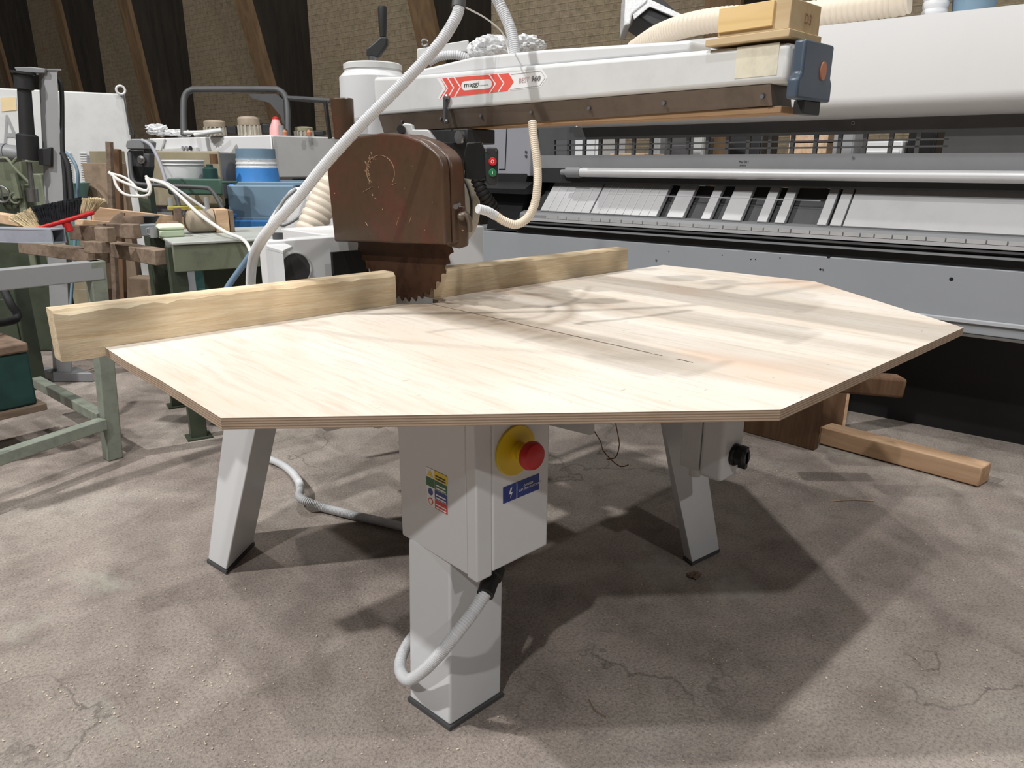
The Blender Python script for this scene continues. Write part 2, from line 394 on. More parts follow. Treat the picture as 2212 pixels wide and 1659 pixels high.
def make_brick():
    mt, nt, b = newmat('limewashed_brick')
    tc = N(nt, 'ShaderNodeTexCoord'); mp = N(nt, 'ShaderNodeMapping'); nt.links.new(tc.outputs['Object'], mp.inputs[0])
    br = N(nt, 'ShaderNodeTexBrick'); sw = N(nt, 'ShaderNodeSeparateXYZ'); cb = N(nt, 'ShaderNodeCombineXYZ')
    nt.links.new(mp.outputs[0], sw.inputs[0]); nt.links.new(sw.outputs[1], cb.inputs[0]); nt.links.new(sw.outputs[2], cb.inputs[1])
    nt.links.new(cb.outputs[0], br.inputs['Vector'])
    br.inputs['Scale'].default_value = 1; br.inputs['Brick Width'].default_value = 0.24; br.inputs['Row Height'].default_value = 0.075
    br.inputs['Mortar Size'].default_value = 0.008; br.inputs['Mortar Smooth'].default_value = 0.6
    br.inputs['Color1'].default_value = (*lin((136, 123, 106)), 1); br.inputs['Color2'].default_value = (*lin((117, 104, 91)), 1); br.inputs['Mortar'].default_value = (*lin((118, 110, 97)), 1)
    v = mp.outputs[0]
    n1 = noise(nt, v, 1.3, 5, 0.65, 0.4); n2 = noise(nt, v, 11, 8, 0.8)
    wash = ramp(nt, [(0.35, lin((138, 125, 108))), (0.6, lin((132, 122, 101))), (0.75, lin((131, 115, 102)))], n1)
    c = mix(nt, 0.86, br.outputs['Color'], wash.outputs[0])
    c = mix(nt, 0.85, c, ramp(nt, [(0.3, (0.45, 0.42, 0.38)), (0.5, (0.95, 0.93, 0.9)), (0.7, (1.25, 1.22, 1.15))], n2).outputs[0], 'MULTIPLY')
    rd = ramp(nt, [(0.66, (0, 0, 0)), (0.72, (1, 1, 1))], noise(nt, coords(nt, (1, 1, 2.2)), 1.4, 4, 0.6))
    c = mix(nt, mix(nt, 0.6, (0, 0, 0), rd.outputs[0]), c, lin((129, 93, 76)))
    nt.links.new(c, b.inputs['Base Color']); b.inputs['Roughness'].default_value = 0.9; b.inputs['Specular IOR Level'].default_value = 0.1
    bump(nt, b, mix(nt, 0.8, br.outputs['Fac'], n2), 0.7, 0.05); return mt
brick_m = make_brick()
dark_wood = wood('tarred_timber', (28, 26, 24), (44, 40, 35), 'Z', 0.6, 0.85, 8)
edge_wood = wood('raw_frame_timber', (82, 66, 50), (108, 88, 66), 'Z', 0.6, 0.85, 8)
def make_wrap():
    mt, nt, b = newmat('clear_stretch_wrap'); v = coords(nt)
    b.inputs['Base Color'].default_value = (0.93, 0.94, 0.95, 1); b.inputs['Roughness'].default_value = 0.14; b.inputs['Transmission Weight'].default_value = 0.12
    b.inputs['Specular IOR Level'].default_value = 0.6
    bump(nt, b, noise(nt, v, 38, 5, 0.7, 1.2), 0.9, 0.01); return mt
wrap_m = make_wrap()

# ================================================================== SETTING
mb = MB(); mb.face([(-16, -12, 0), (16, -12, 0), (16, 34, 0), (-16, 34, 0)])
struct(mb.build('floor', floor_m, smooth=0))
WP = Vector((7.5, 0.6, 0)); WN = -U8                                  # long brick side wall, its normal into the hall
mb = MB(); mb.hexa(-V8*6, V8*30, U8*0.4, Z*8)
wl = mb.build('wall_right', brick_m, smooth=0); struct(wl)
wl.data.transform(Matrix.Rotation(-A8, 4, 'Z').inverted() @ Matrix.Identity(4)) if False else None
# keep the bricks running along the wall: the mesh lives in wall coordinates, the object is turned
Rw = Matrix.Rotation(-A8, 4, 'Z')
wl.data.transform(Rw.inverted()); wl.matrix_world = Matrix.Translation(WP) @ Rw
def post_frame(k, t, w0, w1, z1=7.5, th=0.28):
    """a dark timber portal leg that widens towards the roof, with a paler front edge"""
    o = WP+V8*t
    e = bpy.data.objects.new('trim_%d' % k, None); e.location = o; COL.objects.link(e); struct(e)
    e['label'] = 'dark timber hall frame standing against the brick wall'
    a = MB(); a.prism([o, o+WN*w0, o+WN*w1+Z*z1, o+Z*z1], V8*th); a.build('web', dark_wood, e, smooth=0)
    f = MB(); d = Vector(WN*(w1-w0)+Z*z1)
    f.prism([o+WN*w0, o+WN*(w0+0.07), o+WN*(w1+0.07)+Z*z1, o+WN*w1+Z*z1], V8*(th+0.06)); f.build('edge_board', edge_wood, e, smooth=0)
for k, (t, w0, w1) in enumerate([(20.9, .3, 1.0), (17.52, .2, .9), (14.01, .42, 1.36), (10.42, .04, 1.95), (6.79, .08, 2.35), (3.3, .35, 1.2), (0.2, .35, 1.2)]):
    post_frame(k+1, t, w0, w1)
# ================================================================== RADIAL ARM SAW
saw = thing('radial_arm_saw', 'white radial arm saw with maroon blade guard standing in the middle on splayed steel legs', 'saw', (1.45, 1.75, 0))
LT = 0.845
def leg(c0, cl, cr, d, l0, ll, lr, LT=LT):
    """a splayed sheet metal leg: three seen floor corners and the lean of each edge, widening towards the table"""
    c0, cl, cr = Vector((*c0, 0.012)), Vector((*cl, 0.012)), Vector((*cr, 0.012)); cb = cl+cr-c0
    d = Vector((*d, 0)); h = LT-0.014
    base = [c0, cr, cb, cl]; top = [c0+d*l0*h+Z*h, cr+d*lr*h+Z*h, cb+d*(ll+lr-l0)*h+Z*h, cl+d*ll*h+Z*h]
    m_ = MB(); m_.loft([base, top]); o = m_.build('leg', white, saw, bevel=0.006, seg=3)
    f = MB(); ce = (c0+cb)/2; f.prism([ce+(q-ce)*1.05-Z*0.012 for q in base], Z*0.012); f.build('foot_plate', dark_grey, o)
    return o
leg1 = leg((0.872, 1.132), (0.859, 1.278), (1.039, 1.132), (1, 1), 0.135, 0.115, 0.26, 0.424)
leg2 = leg((0.765, 2.178), (0.749, 2.293), (0.913, 2.299), (1, -1), 0.21, 0.159, 0.202)
leg3 = leg((1.941, 1.156), (1.958, 1.200), (2.084, 1.140), (-1, 1), 0.185, 0.131, 0.185)
leg4 = leg((1.83, 2.18), (1.83, 2.31), (1.98, 2.18), (-1, -1), 0.21, 0.21, 0.21)
# frame under the table
m_ = MB(); m_.box(1.02, 1.86, 1.42, 1.52, 0.79, 0.845); m_.box(1.02, 1.12, 1.42, 2.3, 0.79, 0.845); m_.box(1.76, 1.86, 1.42, 2.3, 0.79, 0.845); m_.box(1.02, 1.86, 2.2, 2.3, 0.79, 0.845)
m_.build('table_frame', white2, saw, 0.004)
for pts in ([(668, 915), (690, 922), (706, 932), (735, 926), (768, 916), (768, 905), (668, 905)],
            [(783, 916), (800, 922), (818, 926), (838, 920), (858, 914), (858, 905), (783, 905)]):
    m_ = MB(); q = [Pp(u, v, (1.0, 1.45, 0.8), Vector((0.69, 0.72, 0))) for u, v in pts]
    m_.prism(q, Vector((0.69, 0.72, 0))*0.012); m_.build('gusset_plate', white2, saw)
m_ = MB(); q = [Pp(u, v, (1.42, 1.25, 0.8), Vector((0.69, 0.72, 0))) for u, v in [(1172, 900), (1172, 915), (1274, 940), (1284, 936), (1284, 900)]]
m_.prism(q, Vector((0.69, 0.72, 0))*0.02); m_.build('gusset_plate', white2, saw)
# loose binding wire under the table
wq = lambda u, v: Pp(u, v, (1.42, 1.3, 0.8), Vector((0.69, 0.72, 0)))
m_ = MB(); m_.tube([wq(1284, 932), (wq(1298, 955)), wq(1302, 972), wq(1320, 993), wq(1340, 1008), wq(1358, 1004)], 0.0016, 6)
m_.tube([wq(1328, 905), wq(1334, 935), wq(1338, 960), wq(1332, 985), wq(1322, 991), wq(1310, 992)], 0.0016, 6); m_.build('binding_wire', rust, saw)

# electrical box on the front leg
bx0, bx1, by0, by1, bz0, bz1 = 0.913, 1.132, 1.072, 1.36, 0.417, 0.845
m_ = MB(); m_.box(bx0, bx1, by0+0.035, by1, bz0, bz1); ebox = m_.build('electrical_box', white, saw, 0.004)
m_ = MB(); m_.box(bx0+0.045, bx1+0.004, by0, by0+0.037, bz0+0.004, bz1); door = m_.build('door', white, ebox, 0.006, 3)
m_ = MB(); m_.box(bx0, bx0+0.046, by0+0.002, by0+0.037, bz0-0.006, bz1); m_.build('cover_strip', white, ebox, 0.004)
c = Py(1112, 972, by0); cc = Vector((c.x, by0, c.z))
m_ = MB(); m_.cyl(cc, cc+Vector((0, -0.006, 0)), 0.058, n=40); est = m_.build('emergency_stop', yellow_m, ebox, 0.001); est['label'] = 'yellow disc with red mushroom button'
m_ = MB(); m_.lathe(cc+Vector((0.004, -0.005, 0)), Vector((0, -0.032, 0)), [(0.021, 0), (0.021, 0.35), (0.016, 0.4), (0.016, 1)], 24); m_.build('collar', yellow_m, est)
m_ = MB(); m_.lathe(cc+Vector((0.004, -0.036, 0)), Vector((0, -0.03, 0)), [(0.018, 0), (0.031, 0.15), (0.033, 0.45), (0.029, 0.8), (0.015, 0.97), (0.001, 1)], 32); m_.build('push_button', red_m, est)
yl = by0-0.0008
q = [Py(u, v, yl) for u, v in [(1086, 1058), (1164, 1019), (1165, 1053), (1088, 1092)]]
xa, xb = (q[0].x+q[3].x)/2, (q[1].x+q[2].x)/2; za = (q[2].z+q[3].z)/2; zb = (q[0].z+q[1].z)/2
m_ = MB(); m_.box(xa, xb, yl, by0+0.0005, za, zb); wl_ = m_.build('warning_label', label_blue, ebox)
m_ = MB(); xm = xa+(xb-xa)*0.36; m_.box(xm, xm+0.0016, yl-0.0006, yl, za, zb)
bw = lambda a, b_: (xa+(xb-xa)*a, yl-0.0005, za+(zb-za)*b_)
m_.prism([bw(.20, .80), bw(.24, .80), bw(.20, .52), bw(.255, .52), bw(.185, .18), bw(.205, .44), bw(.15, .44)], (0, 0.0004, 0))
m_.build('lightning_symbol', label_white, wl_)
text('lettering', 'DANGER', label_white, wl_, bw(.56, .56), X, Z, 0.006, 0.030)
text('lettering', 'ELECTRIC SHOCK RISK', label_white, wl_, bw(.42, .36), X, Z, 0.005, 0.075)
# four colour warning label on the left side of the box
xl = bx0-0.0008
g = lambda u, v: Px(u, v, xl)
yT, yB = g(921, 1030).y, g(966, 1060).y
ztop, zbot = g(921, 1008).z, g(930, 1092).z
def lab(a0, a1, b0, b1, off=0.0): return dict(y0=yT+(yB-yT)*a0, y1=yT+(yB-yT)*a1, z0=ztop+(zbot-ztop)*b0, z1=ztop+(zbot-ztop)*b1)
m_ = MB()
def lbox(m_, a0, a1, b0, b1, off, mi):
    d = lab(a0, a1, b0, b1); m_.mi = mi
    m_.hexa((xl-off, d['y0'], d['z1']), (0.0005, 0, 0), (0, d['y1']-d['y0'], 0), (0, 0, d['z0']-d['z1']))
lbox(m_, 0, 1, 0, 1, 0, 0); lab4 = m_.build('safety_label', [label_white], ebox)
for nm, (b0, b1), mt in [('yellow_field', (0.0, .23), yellow_m), ('green_field', (.25, .48), label_green), ('blue_field', (.50, .74), label_blue), ('red_field', (.76, 1.0), label_red)]:
    m_ = MB(); lbox(m_, .40, 1, b0, b1, 0.0006, 0); m_.build(nm, mt, lab4)
m_ = MB(); lbox(m_, .0, .38, .25, .48, 0.0006, 0); m_.build('green_field', label_green, lab4)
def disc(b_c, mt, nm, rr=.085):
    d = lab(.19, .19, b_c, b_c); m_ = MB(); c0 = Vector((xl-0.0006, d['y0'], d['z0'])); m_.cyl(c0, c0+X*0.0005, abs(ztop-zbot)*rr*1.1, n=24); return m_.build(nm, mt, lab4)
disc(.62, label_blue, 'round_symbol'); disc(.87, label_red, 'round_symbol')
d = lab(.19, .19, .87, .87); m_ = MB(); c0 = Vector((xl-0.0010, d['y0'], d['z0'])); m_.cyl(c0, c0+X*0.0004, abs(ztop-zbot)*.062, n=24); m_.build('round_symbol', label_white, lab4)
d = lab(.04, .34, .04, .21); ym = (d['y0']+d['y1'])/2
m_ = MB(); m_.prism([(xl-.0006, d['y0'], d['z1']), (xl-.0006, d['y1'], d['z1']), (xl-.0006, ym, d['z0'])], (0.0004, 0, 0)); m_.build('triangle_symbol', yellow_m, lab4)
for k, (a, b_, mt) in enumerate([(.46, .10, ink), (.46, .17, ink), (.46, .34, label_white), (.46, .42, label_white), (.46, .60, label_white), (.46, .68, label_white), (.46, .86, label_white), (.46, .94, label_white)]):
    d = lab(a, .94, b_, b_+.035); m_ = MB(); m_.hexa((xl-0.0010, d['y0'], d['z1']), (0.0004, 0, 0), (0, d['y1']-d['y0'], 0), (0, 0, d['z0']-d['z1'])); m_.build('text_line', mt, lab4)
# gland and grey conduit looping round the front leg
gp = Vector((bx0+0.085, by0+0.06, bz0))
gq = lambda u, v, d: Pd(u, v, d)
yq = by0+0.012
A_ = Py(1068, 1236, by0+0.045); B_ = Py(1050, 1280, by0+0.01)
m_ = MB(); m_.lathe(A_+Z*0.012, (B_-A_)*1.1-Z*0.012, [(0.026, 0), (0.026, .35), (0.021, .4), (0.020, 1)], 16); m_.build('cable_gland', black, saw)
m_ = MB()
loop = [B_, Py(1022, 1322, yq), Py(985, 1370, yq), Px(940, 1424, 0.838), Px(905, 1456, 0.832), Px(881, 1468, 0.828), Py(866, 1453, 1.285), Py(865, 1428, 1.315), Py(875, 1402, 1.35), Py(895, 1372, 1.40), Py(930, 1345, 1.46)]
m_.tube(loop, 0.0150, 14, 0.0056, 0.0018); m_.build('conduit', flex, saw)
# conduit lying on the floor
m_ = MB(); fl = [(560, 985), (600, 999), (628, 1018), (645, 1040), (648, 1060), (646, 1072), (660, 1082), (700, 1097), (760, 1112), (830, 1128), (900, 1146), (960, 1165)]
pts = [Pz(u, v, 0.02+(0.03 if 640 < u < 665 else 0)) for u, v in fl]; m_.tube(pts, 0.0165, 14, 0.0062, 0.0018)
fc = m_.build('floor_conduit', flex, saw); fc['label'] = 'white conduit running over the floor between the left legs'

# isolator switch on the right leg
sx0, sy0 = 1.80, 1.24
p1 = Px(1466, 1015, sx0); p2 = Px(1558, 1036, sx0)
sw0 = p2.y; sw1 = p1.y; swz0 = (p1.z+p2.z)/2-0.004
m_ = MB(); ys = Px(1508, 1028, sx0).y; m_.box(sx0, sx0+0.11, ys+0.002, sw1, swz0+0.012, 0.845); swb = m_.build('isolator_switch', white2, saw, 0.004)
m_ = MB(); m_.box(sx0-0.002, sx0+0.112, sw0, ys, swz0, 0.74); m_.build('cover', white, swb, 0.012, 3)
kc = Vector((sx0+0.062, sw0, swz0+0.075))
m_ = MB(); m_.lathe(kc, (0, -0.012, 0), [(0.034, 0), (0.034, .6), (0.030, 1)], 24); m_.lathe(kc+Vector((0, -0.012, 0)), (0, -0.03, 0), [(0.030, 0), (0.028, .8), (0.02, 1)], 8); m_.bar(kc+Vector((0, -0.03, -0.034)), kc+Vector((0, -0.03, 0.034)), 0.016, 0.024, Y)
m_.build('rotary_knob', black, swb, 0.002)
m_ = MB(); cg = Vector((sx0+0.03, ys+0.03, swz0+0.012)); m_.cyl(cg, cg-Z*0.03, 0.018, n=16); m_.build('cable_gland', white2, swb)

# base housing behind the fence
hy = 2.42
hl = Py(578, 540, hy).x; hr = Py(1046, 540, hy).x; ht = 1.046
m_ = MB(); m_.box(hl, hr, hy, hy+0.07, 0.60, ht); m_.box(1.42, hr-.02, hy+.05, hy+.5, 0.60, ht-.004); hou = m_.build('base_housing', press_white, saw, 0.005)
m_ = MB(); fq = [Pz(u, v, ht-0.012) for u, v in [(574, 522), (604, 521), (632, 531), (611, 541), (576, 531)]]
m_.prism(fq, (0, 0, -0.012)); m_.build('flange_plate', white, hou, 0.002)
m_ = MB(); e0, e1, e2 = [Vector((q.x, q.y, 0.66)) for q in (fq[4], fq[3], fq[2])]
m_.prism([e0, e1, e1+Vector((0.004, 0.012, 0)), e0+Vector((0, 0.012, 0))], (0, 0, ht-0.024-0.66)); m_.build('front_web', white, hou, 0.001)
hy -= 0.002
hc = Py(638, 582, hy); m_ = MB(); m_.torus((hc.x, hy-0.002, hc.z), Y, 0.060, 0.004, 32); m_.build('hole_rim', white2, hou)
m_ = MB(); m_.cyl((hc.x, hy+0.001, hc.z), (hc.x, hy-0.003, hc.z), 0.058, n=32); m_.build('round_opening', dark_grey, hou)
m_ = MB(); m_.cyl((hl+0.06, hy+0.04, ht), (hl+0.06, hy+0.04, ht+0.022), 0.018, n=16); m_.build('bolt', dark_grey, hou)
# column and arm
ax0, ax1 = 1.555, 1.685; acx = 1.62; hy2 = 2.47
m_ = MB(); m_.cyl((acx, hy2+0.06, ht), (acx, hy2+0.06, 1.42), 0.09, n=32); m_.build('column', steel, saw)
L = lambda u, v: Px(u, v, ax0)
headr = 0.125
m_ = MB()
prof_y0 = 0.797
# arm body: left face outline in the (y,z) plane, pulled to the right side
hl_ = [(2.55, 1.40), (2.58, 1.42), (2.585, 1.585), (2.56, 1.612), (2.18, 1.588), (2.04, 1.584), (0.80, 1.549), (0.80, 1.471), (2.37, 1.471), (2.37, 1.40)]
m_.prism([(ax0, y, z) for y, z in hl_], (ax1-ax0, 0, 0)); arm = m_.build('arm', white2, saw, 0.012, 3)
m_ = MB()   # bevelled upper ridge
rd = [(2.30, 1.586), (2.12, 1.606), (1.85, 1.619), (1.53, 1.609), (1.06, 1.582), (1.06, 1.556), (2.04, 1.58)]
m_.prism([(ax0+0.018, y, z) for y, z in rd], (ax1-ax0-0.036, 0, 0)); m_.build('upper_ridge', white, arm, 0.008, 3)
m_ = MB(); m_.lathe((acx, hy2, 1.40), (0, 0, 0.235), [(headr-.01, 0), (headr, 0.03), (headr, .88), (headr-.02, .97), (headr-.02, 1)], 40); m_.build('column_head', white, arm)
m_ = MB(); m_.lathe((acx, hy2, 1.635), (0, 0, 0.022), [(0.108, 0), (0.108, .8), (0.10, 1)], 40); m_.build('cap_disc', white2, arm)
# dark guide rail along the foot of the arm
m_ = MB(); m_.prism([(ax0+0.006, 2.368, 1.4705), (ax0+0.006, 0.84, 1.4705), (ax0+0.022, 0.84, 1.428), (ax0+0.022, 2.368, 1.412)], (0.09, 0, 0)); rail = m_.build('guide_rail', rail_steel, arm)
m_ = MB(); m_.box(ax0+0.026, ax1-0.02, 0.82, 2.0, 1.412, 1.427); m_.build('rail_lip', wood('rusty_rail_lip', (140, 112, 84), (166, 136, 106), 'Y'), rail, 0.002)
for y in [0.86, 1.12, 1.36, 1.58, 1.80, 2.0, 2.22]:
    m_ = MB(); m_.cyl((ax0+0.014, y, 1.446), (ax0+0.009, y, 1.447), 0.005, n=12); m_.build('screw', dark_grey, rail)
# end cap
m_ = MB(); cz0, cz1 = 1.436, 1.552
m_.prism([(ax0-0.018, 0.792, 1.436), (ax0-0.018, 0.792, 1.476), (ax0-0.004, 0.792, 1.486), (ax0-0.004, 0.792, 1.552), (ax1+0.002, 0.792, 1.552), (ax1+0.002, 0.792, 1.486), (ax1+0.012, 0.792, 1.476), (ax1+0.012, 0.792, 1.436)], (0, -0.026, 0))
cap = m_.build('end_cap', cap_blue, arm, 0.006, 3)
m_ = MB(); m_.box(ax0+0.03, ax1-0.02, 0.772, 0.796, 1.408, 1.437); m_.build('cap_foot', darker, cap, 0.003)
m_ = MB(); m_.lathe((acx+0.022, 0.767, 1.497), (0, -0.004, 0), [(0.0125, 0), (0.0125, 1)], 24)
for v in m_.bm.verts: v.co.z = 1.497+(v.co.z-1.497)*1.5
m_.build('cap_plug', orange_m, cap)
# aged masking tape
ty0, ty1 = L(1591, 120).y, L(1683, 110).y
m_ = MB(); m_.box(ax0-0.0008, ax0+.001, ty1, ty0, 1.487, 1.551); m_.build('tape_strip', tape, arm)
# arrow sticker
def SP(pts, off): return [Px(u, v, ax0-off) for u, v in pts]
m_ = MB(); m_.prism(SP([(943, 169), (1101, 157), (1170, 149), (1182, 167), (1168, 188), (1098, 196), (945, 214), (957, 191)], 0.0006), (0.0006, 0, 0)); stk = m_.build('arrow_sticker', label_white, arm); stk['label'] = 'white and red arrow sticker'
tops = [(950, 170), (967, 168.5), (981, 167), (1058, 161), (1076, 159.5), (1100, 158)]
bots = [(946, 212.5), (955, 211), (967, 209.5), (983, 207.5), (1058, 199), (1076, 197)]
def chev(tl, tr, off=13): pass
def ylin(u, top): return (169.5-(u-950)*0.0767) if top else (212.5-(u-946)*0.1095)
st_t = [950, 953.5, 967, 981, 1058, 1076, 1100]
edges = [(950, 948), (953.5, 954), (967, 967.5), (981, 982), (1057, 1057.5), (1075, 1076), (1100, 1098)]
for k in range(len(edges)-1):
    (tu0, bu0), (tu1, bu1) = edges[k], edges[k+1]
    gpx = 1.6
    poly = [(tu0+gpx, ylin(tu0, 1)), (tu1-gpx, ylin(tu1, 1)), ((tu1+bu1)/2+12.5-gpx, (ylin(tu1, 1)+ylin(bu1, 0))/2), (bu1-gpx, ylin(bu1, 0)), (bu0+gpx, ylin(bu0, 0)), ((tu0+bu0)/2+12.5+gpx, (ylin(tu0, 1)+ylin(bu0, 0))/2)]
    m_ = MB(); m_.prism(SP(poly, 0.0011), (0.0004, 0, 0)); m_.build('red_chevron', salmon, stk)
m_ = MB(); pill = []
for i in range(9): a = R(90+i*22.5); pill.append((1004+9.5*math.cos(a)*0.8, 185.5-10.0*math.sin(a)))
for i in range(9): a = R(-90+i*22.5); pill.append((1055+9.5*math.cos(a)*0.8, 181.0-10.0*math.sin(a)))
m_.prism(SP(pill, 0.0016), (0.0004, 0, 0)); m_.build('white_pill', label_white, stk)
e1 = (L(1035, 186)-L(1005, 188.5)).normalized()
text('lettering', 'maggi', ink, stk, L(1004, 192)-X*0.002, -Y, Z, L(1004, 179.5).z-L(1004, 192).z, abs(L(1036, 187).y-L(1004, 190).y))
text('lettering', 'engineering', ink_grey, stk, L(1037, 186.5)-X*0.002, -Y, Z, 0.0035, abs(L(1056, 184).y-L(1037, 186).y))
text('lettering', 'BEST', paint('pale_ink', (214, 176, 176), .5), stk, L(1121, 179)-X*0.002, -Y, Z, 0.0125, abs(L(1145, 177).y-L(1121, 178).y), shear=0.2)
text('lettering', '960', paint('soft_ink', (104, 102, 104), .5), stk, L(1149, 176.5)-X*0.002, -Y, Z, 0.0135, abs(L(1168, 175).y-L(1149, 177).y), shear=0.2)
# outline of the sticker point
m_ = MB(); ol = SP([(1104, 161), (1168, 153), (1178, 167.5), (1166, 185), (1101, 193)], 0.0009)
for i in range(4): m_.bar(ol[i], ol[i+1], 0.0006, 0.0012, X)
m_.build('sticker_outline', ink_grey, stk)
# crank on top of the column
m_ = MB(); ch = lambda u, v: Pp(u, v, (acx, hy2-0.02, 1.6), Vector((0.69, 0.72, 0)))
m_.cyl(ch(803, 143), ch(805, 122), 0.014, n=16); m_.cyl(ch(798, 128), ch(812, 110), 0.0, 0.0, n=4) if False else None
crk = m_.build('crank_shaft', steel, saw)
m_ = MB(); nrm = Vector((0.69, 0.72, 0))
m_.prism([ch(791, 122), (ch(816, 124)), ch(836, 96), ch(836, 80), ch(822, 78), ch(800, 98), ch(791, 104)], nrm*0.035); m_.build('crank_arm', darker, crk, 0.006, 3)
m_ = MB(); m_.lathe(ch(826, 78)+nrm*0.016, ch(824, 12)-ch(826, 78), [(0.012, 0), (0.0125, .1), (0.0155, .4), (0.0165, .9), (0.015, 1)], 20); m_.build('crank_grip', darker, crk)
# lifting bracket and ring behind the arm
ck = lambda u, v: Pp(u, v, (acx+0.1, 2.3, 1.6), Vector((0.69, 0.72, 0)))
m_ = MB(); m_.prism([ck(901, 130), ck(901, 105), ck(1012, 86), ck(1012, 110)], nrm*0.03); brk = m_.build('rear_bracket', white2, saw, 0.003)
m_ = MB(); m_.torus(ck(917, 92), Vector((0.69, 0.72, 0)), 0.0105, 0.0034); m_.build('lifting_ring', steel, brk)
m_ = MB(); m_.tube([ck(925, 135), ck(950, 122), ck(985, 119), ck(1005, 124), ck(1030, 130)], 0.016, 12, 0.008, 0.0025); m_.build('coiled_hose', flex, saw)
# ---------------- saw head
gx0, gx1 = 1.352, 1.440
def gpt(u, v): return Px(u, v, gx0)
gpts = [(722, 522), (705, 361), (706, 346), (716, 328), (743, 306), (775, 295), (822, 287), (867, 290), (908, 304), (938, 325), (950, 341), (955, 364), (958, 440), (961, 529)]
m_ = MB(); prof = [gpt(u, v) for u, v in gpts]
m_.prism(prof, (0.030, 0, 0)); guard = m_.build('blade_guard', maroon, saw, 0.007, 3); guard['label'] = 'maroon scratched metal guard'
m_ = MB(); prof2 = [p*1.0+X*0.0312 for p in prof]; m_.prism(prof2, (gx1-gx0-0.0312, 0, 0)); m_.build('rear_shell', maroon, guard, 0.010, 3)
# scratched circle on the guard
m_ = MB(); random.seed(3)
cy0, cz0_ = gpt(822, 372).y, gpt(822, 372).z; ry = abs(gpt(796, 372).y-gpt(856, 372).y)/2; rz = abs(gpt(822, 335).z-gpt(822, 408).z)/2
arcp = [Vector((gx0-0.0006, cy0+ry*math.cos(R(a)), cz0_+rz*math.sin(R(a)))) for a in range(215, -42, -12)]
arcp = [p for p in arcp]
for i in range(len(arcp)-1): m_.bar(arcp[i], arcp[i+1], 0.0008, 0.0012 if i < 13 else 0.004, X)
for k in range(46):
    a = R(random.uniform(-40, 70)); p = Vector((gx0-0.0006, cy0+ry*math.cos(a)+random.uniform(-.012, .012), cz0_+rz*math.sin(a)+random.uniform(-.01, .01)))
    d = Vector((0, random.uniform(-.006, .006), random.uniform(-.012, .012))); m_.bar(p, p+d, 0.0006, random.uniform(.0008, .0022), X)
for (u, v, u2, v2) in [(785, 415, 805, 403), (857, 486, 862, 470), (884, 483, 889, 468), (790, 480, 795, 488), (845, 400, 856, 396)]:
    m_.bar(gpt(u, v)-X*0.0006, gpt(u2, v2)-X*0.0006, 0.0006, 0.0022, X)
m_.build('scratches', paint('bare_scratch', (186, 152, 122), .6), guard)
# dust outlet, mount and clamps
m_ = MB(); dz = lambda u, v: Pp(u, v, (1.42, 2.36, 1.4), Vector((0.69, 0.72, 0)))
t_, b_ = dz(738, 213), dz(745, 300); m_.lathe(b_, t_-b_, [(0.036, 0), (0.038, .5), (0.040, .97), (0.037, 1), (0.033, .99), (0.030, .3)], 28, cap=False); m_.build('dust_outlet', maroon, guard)
m_ = MB(); m_.bar(dz(703, 222), dz(713, 300), 0.012, 0.012); m_.bar(dz(622, 214), dz(706, 220), 0.010, 0.010); m_.build('outlet_bracket', darker, guard, 0.002)
mp_ = lambda u, v: Pp(u, v, (1.50, 1.95, 1.42), Vector((0.69, 0.72, 0)))
m_ = MB(); m_.prism([mp_(868, 300), mp_(868, 270), mp_(874, 266), mp_(890, 268), mp_(892, 280), mp_(925, 280), mp_(940, 300), mp_(940, 315), mp_(868, 305)], nrm*0.05); mnt = m_.build('guard_mount', white2, saw, 0.004)
m_ = MB(); k0 = mp_(868, 280); m_.cyl(k0+nrm*0.01, k0-nrm*0.02, 0.013, n=16); m_.build('clamp_knob', darker, mnt)
m_ = MB(); m_.box(1.56, 1.68, 1.86, 2.12, 1.365, 1.411); m_.box(1.50, 1.66, 1.93, 2.06, 1.26, 1.37); car = m_.build('carriage', darker, saw, 0.004)
for y in (1.89, 2.08):
    m_ = MB(); m_.cyl((1.548, y, 1.385), (1.562, y, 1.385), 0.02, n=20); m_.build('roller', steel, car)
m_ = MB(); s1 = Px(962, 210, 1.545); s2 = Px(962, 262, 1.545); m_.bar(s1, s2, 0.012, 0.010, X); stp = m_.build('stop_rod', dark_grey, saw, 0.001)
m_ = MB(); m_.ball(s1+Vector((0, -0.008, 0)), 0.009); m_.ball(s2+Vector((0, -0.006, 0)), 0.008); m_.build('rod_screw', steel, stp)
# motor
mc = Vector((1.0, 1.925, 1.170))
m_ = MB(); m_.lathe((1.456, mc.y, mc.z), (0.115, 0, 0), [(0.118, 0), (0.126, .10), (0.126, .52), (0.121, .55), (0.121, .62), (0.128, .64), (0.128, .84), (0.118, .96), (0.08, 1)], 48)
mot = m_.build('motor', motor_m, saw)
m_ = MB(); m_.torus((1.525, mc.y, mc.z), X, 0.122, 0.003, 48); m_.build('casing_joint', darker, mot)
